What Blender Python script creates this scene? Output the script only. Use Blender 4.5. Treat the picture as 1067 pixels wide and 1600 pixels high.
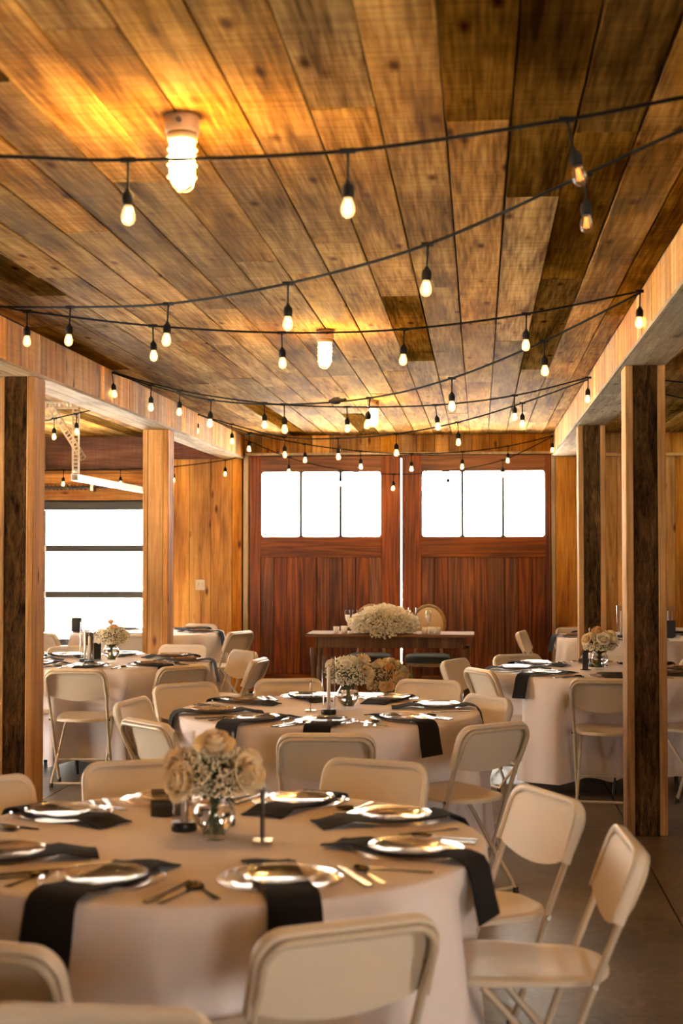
import bpy, math, random
from math import sin, cos, pi, sqrt, atan2, radians
from mathutils import Vector, Matrix

for o in list(bpy.data.objects):
    bpy.data.objects.remove(o, do_unlink=True)
SC = bpy.context.scene
COL = SC.collection
rnd = random.Random(7)

# ------------------------------------------------------------------ camera
cam = bpy.data.cameras.new('camera'); co = bpy.data.objects.new('camera', cam); COL.objects.link(co)
cam.sensor_fit = 'VERTICAL'; cam.sensor_height = 36.0; cam.sensor_width = 24.0
cam.lens = 2222.0 / 1600.0 * 36.0
PITCH, YAW = math.atan(63 / 2222), math.atan(215 / 2222 * cos(math.atan(63 / 2222)))
co.location = (0, 0, 1.56)
co.rotation_euler = (pi / 2 + PITCH, 0, YAW)
cam.clip_start = 0.05
cam.dof.use_dof = True; cam.dof.focus_distance = 9.0; cam.dof.aperture_fstop = 3.4
SC.camera = co

# ------------------------------------------------------------------ light
WORLD = 22.0
EXPOSURE = 0.10
LAMP = 400.0
SUN = 400.0
w = bpy.data.worlds.new('world'); SC.world = w; w.use_nodes = True
bg = w.node_tree.nodes['Background']
bg.inputs['Color'].default_value = (1.0, 0.90, 0.78, 1); bg.inputs['Strength'].default_value = WORLD
SC.view_settings.view_transform = 'Standard'; SC.view_settings.look = 'None'
SC.view_settings.gamma = 1.0; SC.view_settings.use_curve_mapping = False
SC.view_settings.exposure = EXPOSURE
SC.cycles.use_denoising = True
SC.cycles.max_bounces = 10; SC.cycles.diffuse_bounces = 5; SC.cycles.transparent_max_bounces = 24
SC.cycles.sample_clamp_indirect = 60.0
SC.cycles.caustics_reflective = False

sl = bpy.data.lights.new('sun', 'SUN'); sl.energy = SUN; sl.angle = radians(.6); sl.color = (1.0, .92, .81)
so = bpy.data.objects.new('sun', sl); COL.objects.link(so)
so.rotation_euler = Vector((.22, .48, -.85)).to_track_quat('-Z', 'Y').to_euler()   # high sun from behind the camera, lights the yard beyond the doors

def portal(name, c, size, rot):
    l = bpy.data.lights.new(name, 'AREA'); l.shape = 'RECTANGLE'; l.size, l.size_y = size
    l.cycles.is_portal = True
    o = bpy.data.objects.new(name, l); COL.objects.link(o); o.location = c; o.rotation_euler = rot
    return o
# openings (daylight comes in from the white overcast world through these)
YB, YF, XL, XR = 15.6, -3.4, -6.7, 4.7
CZ = 2.855
FRONT_OPEN = (1.5, 2.7, 0.9, 2.2)  # openings in unseen walls, added and sized to tune the fill
RIGHT_OPEN = (0.5, 1.4, 0.5, 2.1)
LEFT_OPEN = (6.6, 8.6, 0.3, 2.1)
portal('portal_door_left', (-1.735, YB + .12, 2.09), (1.36, .76), (-pi / 2, 0, 0))
portal('portal_door_right', (.045, YB + .12, 2.09), (1.36, .76), (-pi / 2, 0, 0))
portal('portal_garage', (-4.9, YB + .12, 1.07), (2.85, 2.1), (-pi / 2, 0, 0))
portal('portal_front', ((FRONT_OPEN[0] + FRONT_OPEN[1]) / 2, YF - .14, 1.55), (1.2, 1.3), (pi / 2, 0, 0))
portal('portal_right', (XR + .14, (RIGHT_OPEN[0] + RIGHT_OPEN[1]) / 2, 1.3), (1.6, .9), (0, pi / 2, 0))
portal('portal_left', (XL - .14, 7.6, 1.2), (1.8, 2.0), (0, -pi / 2, 0))

# ------------------------------------------------------------------ materials
def nodes_of(name):
    m = bpy.data.materials.new(name); m.use_nodes = True
    nt = m.node_tree; nt.nodes.clear()
    out = nt.nodes.new('ShaderNodeOutputMaterial')
    return m, nt, out
def N(nt, t, **kw):
    n = nt.nodes.new(t)
    for k, v in kw.items(): setattr(n, k, v)
    return n
def math_(nt, op, a, b=None, clamp=False):
    n = N(nt, 'ShaderNodeMath', operation=op); n.use_clamp = clamp
    for i, v in enumerate((a, b)):
        if v is None: continue
        if isinstance(v, (int, float)): n.inputs[i].default_value = v
        else: nt.links.new(v, n.inputs[i])
    return n.outputs[0]
def ramp(nt, fac, stops):
    r = N(nt, 'ShaderNodeValToRGB'); e = r.color_ramp.elements
    while len(e) < len(stops): e.new(.5)
    for i, (p, c) in enumerate(stops):
        e[i].position = p; e[i].color = (*c, 1)
    nt.links.new(fac, r.inputs[0]); return r.outputs[0]
def mixc(nt, fac, a, b, mode='MIX'):
    n = N(nt, 'ShaderNodeMix', data_type='RGBA', blend_type=mode)
    for s, v in ((0, fac), (6, a), (7, b)):
        if isinstance(v, (int, float)): n.inputs[s].default_value = v
        elif isinstance(v, tuple): n.inputs[s].default_value = (*v, 1)
        else: nt.links.new(v, n.inputs[s])
    return n.outputs[2]

def plain(name, col, rough=.5, metal=0.0, spec=.5, noise=0.0, nscale=20, bump=0.0, bscale=80, coat=0, sheen=0, trans=0, ior=1.45, sub=0):
    m, nt, out = nodes_of(name)
    b = N(nt, 'ShaderNodeBsdfPrincipled'); nt.links.new(b.outputs[0], out.inputs[0])
    b.inputs['Base Color'].default_value = (*col, 1); b.inputs['Roughness'].default_value = rough
    b.inputs['Metallic'].default_value = metal; b.inputs['Specular IOR Level'].default_value = spec
    b.inputs['IOR'].default_value = ior
    if coat: b.inputs['Coat Weight'].default_value = coat
    if sheen: b.inputs['Sheen Weight'].default_value = sheen
    if trans: b.inputs['Transmission Weight'].default_value = trans
    tc = N(nt, 'ShaderNodeNewGeometry')
    if noise:
        n = N(nt, 'ShaderNodeTexNoise'); n.inputs['Scale'].default_value = nscale; n.inputs['Detail'].default_value = 4
        nt.links.new(tc.outputs['Position'], n.inputs['Vector'])
        d = tuple(c * (1 - noise) for c in col); l = tuple(min(1, c * (1 + noise)) for c in col)
        nt.links.new(ramp(nt, n.outputs[0], [(.3, d), (.7, l)]), b.inputs['Base Color'])
    if bump:
        n = N(nt, 'ShaderNodeTexNoise'); n.inputs['Scale'].default_value = bscale; n.inputs['Detail'].default_value = 3
        nt.links.new(tc.outputs['Position'], n.inputs['Vector'])
        bp = N(nt, 'ShaderNodeBump'); bp.inputs['Strength'].default_value = bump; bp.inputs['Distance'].default_value = .01
        nt.links.new(n.outputs[0], bp.inputs['Height']); nt.links.new(bp.outputs[0], b.inputs['Normal'])
    return m

def wood(name, axis, dark, mid, light, tint=.25, rough=.65, across=9.0, along=.7, knots=1.0, saw=.3, blotch=.35, grey=0.0, bump=.35, spec=.3, ringy=0.0):
    """plank wood: grain along the given world axis, every board varied by its object random"""
    m, nt, out = nodes_of(name)
    b = N(nt, 'ShaderNodeBsdfPrincipled'); nt.links.new(b.outputs[0], out.inputs[0])
    geo = N(nt, 'ShaderNodeNewGeometry'); oi = N(nt, 'ShaderNodeObjectInfo')
    r = oi.outputs['Random']
    off = N(nt, 'ShaderNodeCombineXYZ')
    for i, k in enumerate((37.0, 91.0, 53.0)): nt.links.new(math_(nt, 'MULTIPLY', r, k), off.inputs[i])
    add = N(nt, 'ShaderNodeVectorMath', operation='ADD')
    nt.links.new(geo.outputs['Position'], add.inputs[0]); nt.links.new(off.outputs[0], add.inputs[1])
    P = add.outputs[0]
    def tex(al, ac, kind='ShaderNodeTexNoise', detail=6, dist=.8, scale=1.0):
        mp = N(nt, 'ShaderNodeMapping'); s = [ac, ac, ac]; s['XYZ'.index(axis)] = al
        mp.inputs['Scale'].default_value = s; nt.links.new(P, mp.inputs['Vector'])
        t = N(nt, kind); t.inputs['Scale'].default_value = scale
        if kind == 'ShaderNodeTexNoise':
            t.inputs['Detail'].default_value = detail; t.inputs['Distortion'].default_value = dist
        nt.links.new(mp.outputs[0], t.inputs['Vector']); return t
    g = tex(along, across)
    fine = tex(along * 5, across * 9, detail=3, dist=0)
    fac = math_(nt, 'ADD', math_(nt, 'MULTIPLY', g.outputs[0], .58), math_(nt, 'MULTIPLY', fine.outputs[0], .42))
    if ringy:   # cathedral grain: fold the noise into rings
        big = tex(along * .6, across * .45, detail=2, dist=.3)
        rings = math_(nt, 'FRACT', math_(nt, 'MULTIPLY', big.outputs[0], 9.0))
        rings = math_(nt, 'ABSOLUTE', math_(nt, 'SUBTRACT', rings, .5))
        fac = math_(nt, 'ADD', math_(nt, 'MULTIPLY', fac, 1 - ringy), math_(nt, 'MULTIPLY', math_(nt, 'ADD', rings, .25), ringy))
    c = ramp(nt, fac, [(.36, dark), (.5, mid), (.63, light)])
    bl = tex(.9, 2.2, detail=3, dist=.5)
    c = mixc(nt, 1.0, c, ramp(nt, bl.outputs[0], [(.36, (1 - blotch, (1 - blotch) * .94, (1 - blotch) * .82)), (.55, (1, 1, 1))]), 'MULTIPLY')
    height = fac
    if knots:
        v = tex(2.6, 7.0, 'ShaderNodeTexVoronoi'); v.inputs['Randomness'].default_value = 1
        k = ramp(nt, v.outputs['Distance'], [(.05, (.16, .09, .05)), (.09, (.50, .38, .28)), (.17, (1, 1, 1))])
        c = mixc(nt, knots, c, k, 'MULTIPLY')
    if saw:
        sw = tex(48.0, 1.6, detail=3, dist=.5)
        s2 = ramp(nt, sw.outputs[0], [(.38, (1 - saw * .42,) * 3), (.58, (1, 1, 1))])
        c = mixc(nt, 1.0, c, s2, 'MULTIPLY')
        height = math_(nt, 'ADD', fac, math_(nt, 'MULTIPLY', sw.outputs[0], saw))
    hs = N(nt, 'ShaderNodeHueSaturation')
    r2 = math_(nt, 'FRACT', math_(nt, 'MULTIPLY', r, 17.3))
    nt.links.new(math_(nt, 'ADD', math_(nt, 'MULTIPLY', r, 2 * tint), 1 - tint), hs.inputs['Value'])
    nt.links.new(math_(nt, 'SUBTRACT', 1.08, math_(nt, 'MULTIPLY', r2, .16 + grey)), hs.inputs['Saturation'])
    nt.links.new(math_(nt, 'ADD', .494, math_(nt, 'MULTIPLY', r2, .012)), hs.inputs['Hue'])
    nt.links.new(c, hs.inputs['Color']); nt.links.new(hs.outputs[0], b.inputs['Base Color'])
    b.inputs['Roughness'].default_value = rough; b.inputs['Specular IOR Level'].default_value = spec
    bp = N(nt, 'ShaderNodeBump'); bp.inputs['Strength'].default_value = bump; bp.inputs['Distance'].default_value = .006
    nt.links.new(height, bp.inputs['Height']); nt.links.new(bp.outputs[0], b.inputs['Normal'])
    return m

def schlick(nt, k=1.0, f0=.04):
    lw = N(nt, 'ShaderNodeLayerWeight'); lw.inputs[0].default_value = .5
    p = math_(nt, 'POWER', lw.outputs['Facing'], 4.0)
    return math_(nt, 'MULTIPLY', math_(nt, 'ADD', math_(nt, 'MULTIPLY', p, 1 - f0), f0), k, True)
def thin_glass(name, tint=(.97, .97, .97), k=1.7, rough=.02):
    m, nt, out = nodes_of(name)
    t = N(nt, 'ShaderNodeBsdfTransparent'); t.inputs[0].default_value = (*tint, 1)
    g = N(nt, 'ShaderNodeBsdfGlossy'); g.inputs['Roughness'].default_value = rough
    mx = N(nt, 'ShaderNodeMixShader')
    nt.links.new(schlick(nt, k), mx.inputs[0])
    nt.links.new(t.outputs[0], mx.inputs[1]); nt.links.new(g.outputs[0], mx.inputs[2]); nt.links.new(mx.outputs[0], out.inputs[0])
    return m
def emit(name, col, s):
    m, nt, out = nodes_of(name)
    e = N(nt, 'ShaderNodeEmission'); e.inputs[0].default_value = (*col, 1); e.inputs[1].default_value = s
    nt.links.new(e.outputs[0], out.inputs[0]); return m
def bulb_glass(name, col, s):
    m, nt, out = nodes_of(name)
    t = N(nt, 'ShaderNodeBsdfTransparent'); t.inputs[0].default_value = (.95, .9, .82, 1)
    g = N(nt, 'ShaderNodeBsdfGlossy'); g.inputs['Roughness'].default_value = .03
    mx = N(nt, 'ShaderNodeMixShader'); nt.links.new(schlick(nt), mx.inputs[0])
    nt.links.new(t.outputs[0], mx.inputs[1]); nt.links.new(g.outputs[0], mx.inputs[2])
    e = N(nt, 'ShaderNodeEmission'); e.inputs[0].default_value = (*col, 1); e.inputs[1].default_value = s
    a = N(nt, 'ShaderNodeAddShader'); nt.links.new(mx.outputs[0], a.inputs[0]); nt.links.new(e.outputs[0], a.inputs[1])
    nt.links.new(a.outputs[0], out.inputs[0]); return m

def concrete():
    m, nt, out = nodes_of('polished_concrete')
    b = N(nt, 'ShaderNodeBsdfPrincipled'); nt.links.new(b.outputs[0], out.inputs[0])
    geo = N(nt, 'ShaderNodeNewGeometry')
    def nz(s, d, dist=0.0):
        n = N(nt, 'ShaderNodeTexNoise'); n.inputs['Scale'].default_value = s; n.inputs['Detail'].default_value = d
        n.inputs['Distortion'].default_value = dist; nt.links.new(geo.outputs['Position'], n.inputs['Vector']); return n.outputs[0]
    a = nz(1.3, 6, .6); f = nz(14, 5, 1.5)
    fac = math_(nt, 'ADD', math_(nt, 'MULTIPLY', a, .6), math_(nt, 'MULTIPLY', f, .4))
    c = ramp(nt, fac, [(.38, (.055, .043, .032)), (.5, (.125, .10, .076)), (.62, (.22, .185, .145))])
    # pale scratches and trowel scuffs
    mp = N(nt, 'ShaderNodeMapping'); mp.inputs['Rotation'].default_value = (0, 0, .6); mp.inputs['Scale'].default_value = (5, 26, 1)
    nt.links.new(geo.outputs['Position'], mp.inputs[0])
    n2 = N(nt, 'ShaderNodeTexNoise'); n2.inputs['Scale'].default_value = 1.6; n2.inputs['Detail'].default_value = 3; n2.inputs['Distortion'].default_value = 2.5
    nt.links.new(mp.outputs[0], n2.inputs['Vector'])
    sc = ramp(nt, n2.outputs[0], [(.60, (0, 0, 0)), (.70, (1, 1, 1))])
    c = mixc(nt, math_(nt, 'MULTIPLY', sc, .35), c, (.42, .38, .33))
    nt.links.new(c, b.inputs['Base Color'])
    rr = math_(nt, 'ADD', .24, math_(nt, 'MULTIPLY', f, .22)); nt.links.new(rr, b.inputs['Roughness'])
    bp = N(nt, 'ShaderNodeBump'); bp.inputs['Strength'].default_value = .12; bp.inputs['Distance'].default_value = .004
    nt.links.new(f, bp.inputs['Height']); nt.links.new(bp.outputs[0], b.inputs['Normal'])
    return m

M = {}
M['ceil'] = wood('ceiling_wood', 'Y', (.11, .046, .007), (.335, .172, .036), (.57, .335, .095), tint=.36, rough=.7, saw=.6, blotch=.30, grey=.0, across=8, spec=.012)
M['ceilgreyshade'] = wood('weathered_shaded_ceiling_wood', 'Y', (.05, .022, .005), (.155, .077, .016), (.28, .15, .035), tint=.25, rough=.65, saw=.5, blotch=.6, grey=.0, across=9, spec=.0)
M['beam'] = wood('beam_board_wood', 'Z', (.22, .082, .010), (.47, .21, .030), (.63, .32, .065), tint=.36, rough=.7, saw=.35, blotch=.45, across=10)
M['beamlong'] = wood('beam_underside_wood', 'Y', (.15, .10, .05), (.30, .21, .115), (.42, .31, .18), tint=.12, rough=.75, saw=.4)
M['wall'] = wood('wall_board_wood', 'Z', (.28, .105, .016), (.56, .25, .042), (.72, .38, .085), tint=.22, rough=.6, saw=.08, blotch=.3)
M['wallx'] = wood('lintel_wood', 'X', (.36, .15, .04), (.60, .30, .085), (.74, .43, .15), tint=.12, rough=.6, saw=.2)
M['reddish'] = wood('reddish_plywood', 'X', (.13, .05, .03), (.25, .10, .055), (.36, .16, .08), tint=.1, rough=.6, blotch=.4)
M['door'] = wood('door_wood', 'Z', (.10, .024, .004), (.215, .057, .009), (.33, .098, .017), tint=.16, rough=.45, across=14, along=.6, knots=0, saw=0, blotch=.4, spec=.4, ringy=.45, bump=.15)
M['doorx'] = wood('door_rail_wood', 'X', (.115, .032, .005), (.225, .068, .011), (.33, .11, .02), tint=.10, rough=.45, across=14, along=.6, knots=0, saw=0, blotch=.35, spec=.4, ringy=.45, bump=.15)
M['post'] = wood('post_board_wood', 'Z', (.26, .12, .03), (.46, .23, .065), (.58, .33, .12), tint=.10, rough=.7, saw=.1, blotch=.35)
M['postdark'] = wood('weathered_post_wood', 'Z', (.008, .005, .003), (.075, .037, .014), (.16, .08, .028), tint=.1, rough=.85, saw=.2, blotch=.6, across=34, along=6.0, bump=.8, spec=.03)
M['pale_trim'] = wood('pale_trim_wood', 'Z', (.42, .30, .17), (.58, .44, .28), (.68, .54, .36), tint=.05, rough=.6, knots=0, saw=.1)
M['dark_back'] = plain('dark_gap', (.02, .014, .01), .9)
M['plaster'] = plain('plain_board', (.35, .2, .09), .8, noise=.2)
M['concrete'] = concrete()
M['plastic'] = plain('chair_plastic', (.72, .63, .50), .38, noise=.03, nscale=3, bump=.06, bscale=400)
M['frame'] = plain('chair_frame_paint', (.55, .46, .34), .32, noise=.05)
M['rubber'] = plain('rubber', (.05, .04, .03), .7)
M['steel'] = plain('steel', (.42, .37, .32), .25, 1.0)
M['cutlery'] = plain('cutlery_metal', (.17, .145, .12), .24, 1.0)
M['cloth'] = plain('white_cloth', (.78, .715, .71), .85, spec=.2, sheen=.2, bump=.10, bscale=9)
M['napkin'] = plain('black_napkin', (.013, .012, .012), .9, spec=.15, sheen=.05, bump=.2, bscale=250)
M['glass'] = thin_glass('clear_glass', k=.9)
M['plate'] = thin_glass('plate_glass', (.92, .88, .85), .75, .12)
M['pane'] = thin_glass('window_glass', (.96, .97, .97), 1.2)
M['water'] = plain('water', (1, 1, 1), .0, trans=1.0, ior=1.33)
M['black'] = plain('black_paint', (.012, .012, .012), .35)
M['cable'] = plain('black_rubber_cable', (.010, .009, .008), .8, spec=.15)
M['dark_metal'] = plain('dark_frame_metal', (.045, .045, .035), .45)
M['whitepaint'] = plain('white_metal', (.78, .76, .72), .35)
M['galv'] = plain('perforated_steel', (.36, .27, .17), .5, .3)
M['boxbase'] = plain('lamp_box_paint', (.34, .22, .11), .5)
M['cagewire'] = plain('lamp_cage_wire', (.30, .19, .09), .45, .3)
M['globe'] = emit('lamp_globe_glow', (1.0, .55, .15), LAMP)
M['filament'] = emit('filament_glow', (1.0, .55, .18), 160.0)
M['filamentdim'] = emit('dim_filament_glow', (1.0, .32, .06), 3.0)
M['bulb'] = bulb_glass('bulb_glass', (1.0, .60, .24), .9)
M['bulbclear'] = bulb_glass('clear_bulb_glass', (1.0, .5, .2), .03)
M['rose'] = plain('cream_petals', (.80, .66, .42), .6, noise=.12, nscale=60, sheen=.2)
M['rosepeach'] = plain('peach_petals', (.78, .52, .28), .6, noise=.12, nscale=60)
M['white'] = plain('white_petals', (.86, .82, .70), .65)
M['breath'] = plain('small_cream_blossoms', (.80, .73, .55), .7)
M['stem'] = plain('green_stems', (.10, .13, .04), .6, noise=.3)
M['leaf'] = plain('dull_green_leaf', (.16, .17, .06), .55, noise=.3)
M['wax'] = plain('candle_wax', (.82, .74, .66), .5)
M['gold'] = plain('brass_plate', (.75, .55, .25), .25, 1.0)
M['acrylic'] = thin_glass('acrylic', (.80, .78, .80), 1.8)
M['tabletop'] = wood('farm_table_wood', 'X', (.16, .07, .018), (.30, .14, .036), (.42, .22, .065), tint=.05, rough=.55, knots=0, saw=0)
M['tabledark'] = wood('farm_table_leg_wood', 'Z', (.07, .03, .012), (.13, .06, .02), (.2, .1, .035), tint=.05, rough=.5, knots=0, saw=0)
M['linen'] = plain('beige_linen', (.62, .48, .30), .8, bump=.1, bscale=300)
M['oakframe'] = plain('pale_oak', (.36, .21, .08), .45, noise=.2)
M['seatdark'] = plain('dark_green_upholstery', (.055, .06, .045), .75)
M['gravel'] = plain('pale_gravel', (.66, .62, .55), .95, noise=.25, nscale=12)
M['switch'] = plain('switch_plate_plastic', (.72, .64, .50), .4)
M['votive'] = plain('frosted_votive', (.9, .87, .8), .4)

# ------------------------------------------------------------------ mesh helpers
class MB:
    def __init__(s): s.v = []; s.f = []; s.sm = []
    def add(s, verts, faces, smooth=False):
        b = len(s.v); s.v += [tuple(p) for p in verts]
        for f in faces: s.f.append(tuple(b + i for i in f)); s.sm.append(smooth)
        return s
    def box(s, x0, x1, y0, y1, z0, z1):
        v = [(x, y, z) for x in (x0, x1) for y in (y0, y1) for z in (z0, z1)]
        return s.add(v, [(0, 1, 3, 2), (4, 6, 7, 5), (0, 4, 5, 1), (2, 3, 7, 6), (0, 2, 6, 4), (1, 5, 7, 3)])
    def bevbox(s, x0, x1, y0, y1, z0, z1, c=.006):
        """box whose edges are chamfered"""
        cx, cy, cz = (x0 + x1) / 2, (y0 + y1) / 2, (z0 + z1) / 2
        hx, hy, hz = (x1 - x0) / 2, (y1 - y0) / 2, (z1 - z0) / 2
        c = min(c, hx * .9, hy * .9, hz * .9)
        import itertools
        v = []; idx = {}
        for sg in itertools.product((-1, 1), repeat=3):
            for a in range(3):
                h = [hx - c, hy - c, hz - c]; h[a] += c
                idx[(sg, a)] = len(v); v.append((cx + sg[0] * h[0], cy + sg[1] * h[1], cz + sg[2] * h[2]))
        f = []
        for a in range(3):
            b1, b2 = [k for k in range(3) if k != a]
            for sa in (-1, 1):
                q = []
                for p1, p2 in ((-1, -1), (1, -1), (1, 1), (-1, 1)):
                    sg = [0, 0, 0]; sg[a] = sa; sg[b1] = p1; sg[b2] = p2; q.append(idx[(tuple(sg), a)])
                if (sa > 0) != (a == 1): f.append(q)
                else: f.append(q[::-1])
            for p1 in (-1, 1):
                for p2 in (-1, 1):
                    sg0 = [0, 0, 0]; sg0[a] = -1; sg0[b1] = p1; sg0[b2] = p2; sg1 = list(sg0); sg1[a] = 1
                    f.append([idx[(tuple(sg0), b1)], idx[(tuple(sg1), b1)], idx[(tuple(sg1), b2)], idx[(tuple(sg0), b2)]])
        for sg in itertools.product((-1, 1), repeat=3): f.append([idx[(sg, 0)], idx[(sg, 1)], idx[(sg, 2)]])
        return s.add(v, f)
    def tube(s, pts, r, n=8, closed=False, caps=True, smooth=True):
        pts = [Vector(p) for p in pts]; m = len(pts); rs = r if isinstance(r, (list, tuple)) else [r] * m
        up = None; rings = []
        for i, p in enumerate(pts):
            a = pts[i - 1] if (i > 0 or closed) else p; b = pts[(i + 1) % m] if (i < m - 1 or closed) else p
            t = (b - a).normalized()
            if up is None:
                up = Vector((0, 0, 1)) if abs(t.z) < .9 else Vector((1, 0, 0))
            sd = t.cross(up).normalized(); up = sd.cross(t).normalized()
            rings.append([p + (sd * cos(2 * pi * k / n) + up * sin(2 * pi * k / n)) * rs[i] for k in range(n)])
        v = [q for rg in rings for q in rg]; f = []
        for i in range(m if closed else m - 1):
            j = (i + 1) % m
            for k in range(n): f.append((i * n + k, i * n + (k + 1) % n, j * n + (k + 1) % n, j * n + k))
        s.add(v, f, smooth)
        if caps and not closed:
            s.add(rings[0], [tuple(range(n))[::-1]]); s.add(rings[-1], [tuple(range(n))])
        return s
    def lathe(s, prof, n=24, c=(0, 0, 0), smooth=True):
        v = []; f = []; m = len(prof)
        for r, z in prof:
            for k in range(n): v.append((c[0] + r * cos(2 * pi * k / n), c[1] + r * sin(2 * pi * k / n), c[2] + z))
        for i in range(m - 1):
            for k in range(n): f.append((i * n + k, i * n + (k + 1) % n, (i + 1) * n + (k + 1) % n, (i + 1) * n + k))
        return s.add(v, f, smooth)
    def grid(s, rows, smooth=True, flip=False):
        nr, nc = len(rows), len(rows[0]); v = [p for r in rows for p in r]; f = []
        for i in range(nr - 1):
            for j in range(nc - 1):
                q = (i * nc + j, i * nc + j + 1, (i + 1) * nc + j + 1, (i + 1) * nc + j); f.append(q[::-1] if flip else q)
        return s.add(v, f, smooth)
    def prism(s, poly, z0, z1, smooth=False):
        n = len(poly)
        v = [(x, y, z0) for x, y in poly] + [(x, y, z1) for x, y in poly]
        f = [tuple(range(n))[::-1], tuple(range(n, 2 * n))] + [(i, (i + 1) % n, n + (i + 1) % n, n + i) for i in range(n)]
        return s.add(v, f, smooth)
    def ico(s, c, r, sub=0):
        t = (1 + 5 ** .5) / 2
        V = [(-1, t, 0), (1, t, 0), (-1, -t, 0), (1, -t, 0), (0, -1, t), (0, 1, t), (0, -1, -t), (0, 1, -t), (t, 0, -1), (t, 0, 1), (-t, 0, -1), (-t, 0, 1)]
        F = [(0, 11, 5), (0, 5, 1), (0, 1, 7), (0, 7, 10), (0, 10, 11), (1, 5, 9), (5, 11, 4), (11, 10, 2), (10, 7, 6), (7, 1, 8), (3, 9, 4), (3, 4, 2), (3, 2, 6), (3, 6, 8), (3, 8, 9), (4, 9, 5), (2, 4, 11), (6, 2, 10), (8, 6, 7), (9, 8, 1)]
        k = r / sqrt(1 + t * t)
        return s.add([(c[0] + x * k, c[1] + y * k, c[2] + z * k) for x, y, z in V], F, True)
    def mesh(s, name, mat):
        me = bpy.data.meshes.new(name); me.from_pydata(s.v, [], s.f)
        me.polygons.foreach_set('use_smooth', s.sm)
        if mat: me.materials.append(mat)
        me.update(); return me
    def obj(s, name, mat, parent=None, loc=None, rotz=None):
        o = bpy.data.objects.new(name, s.mesh(name, mat)); COL.objects.link(o)
        if parent: o.parent = parent
        if loc: o.location = loc
        if rotz is not None: o.rotation_euler = (0, 0, rotz)
        return o

def tag(o, label=None, cat=None, group=None, kind=None):
    if label: o['label'] = label
    if cat: o['category'] = cat
    if group: o['group'] = group
    if kind: o['kind'] = kind
    return o
def thing(name, label, cat, loc=(0, 0, 0), rotz=0, group=None):
    o = bpy.data.objects.new(name, None); COL.objects.link(o); o.location = loc; o.rotation_euler = (0, 0, rotz)
    o.empty_display_size = .1
    return tag(o, label, cat, group)
def struct(name):
    o = bpy.data.objects.new(name, None); COL.objects.link(o); o['kind'] = 'structure'; o.empty_display_size = .1; return o
def dup(root, loc, rotz, label=None, group=None):
    r = root.copy(); COL.objects.link(r); r.location = loc; r.rotation_euler = (0, 0, rotz)
    if label: r['label'] = label
    if group: r['group'] = group
    for ch in list(root.children):
        c = ch.copy(); COL.objects.link(c); c.parent = r
        for g in list(ch.children):
            d = g.copy(); COL.objects.link(d); d.parent = c
    return r
def box(name, mat, parent, *b, bev=0):
    m = MB(); (m.bevbox(*b, c=bev) if bev else m.box(*b)); return m.obj(name, mat, parent)

# ================================================================== SHELL
# floor: slabs between saw-cut joints
fl = struct('floor')
xs = [XL, -2.74, .84, XR]; ys = [YF, 1.0, 4.6, 8.22, 11.85, YB + .1]
box('joint_bed', M['dark_back'], fl, XL, XR, YF, YB + .1, -.06, -.012)
for i in range(3):
    for j in range(5):
        box('slab', M['concrete'], fl, xs[i] + (.004 if i else 0), xs[i + 1] - (.004 if i < 2 else 0), ys[j] + (.004 if j else 0), ys[j + 1] - (.004 if j < 4 else 0), -.012, 0)

box('roof', M['dark_back'], None, XL - .5, XR + .5, YF - .5, YB + .45, CZ + .055, CZ + .2)['kind'] = 'structure'
# sunlit pale gravel yard outside
box('ground', M['gravel'], None, -45, 45, YF - 30, YB + 60, -.4, -.07)['kind'] = 'structure'
# ceiling planks
PW = .1972; PX0 = -.098
def planks(name, x0, x1, phase, seed):
    c = struct(name); r = random.Random(seed)
    box('backing', M['dark_back'], c, x0, x1, YF, YB + .1, CZ + .025, CZ + .05)
    k = math.floor((x0 - phase) / PW); x = phase + k * PW
    while x < x1 - .004:
        a, b = max(x, x0), min(x + PW, x1)
        if b - a > .02:
            y = YF - r.uniform(0, 2.2)
            while y < YB + .1:
                L = r.choice((2.4, 3.0, 3.6, 3.6, 4.2)) * r.uniform(.75, 1.05)
                y0, y1 = max(y, YF), min(y + L, YB + .1)
                g = r.choice((.002, .0025, .0035, .005)); dz = r.uniform(0, .004)
                weathered = r.random() < .12 or (-.15 < (a + b) / 2 < .42 and (y0 + y1) / 2 < 5.6)  # near-right block: weathered grey plus painted falloff of lamp light; others random
                if y1 - y0 > .05: box('plank', M['ceilgreyshade' if weathered else 'ceil'], c, a + g, b - g, y0 + .0015, y1 - .0015, CZ + dz, CZ + .025, bev=.002)
                y += L
        x += PW
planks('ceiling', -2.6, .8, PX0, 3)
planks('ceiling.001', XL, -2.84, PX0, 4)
planks('ceiling.002', 1.04, XR, PX0, 5)

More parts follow.
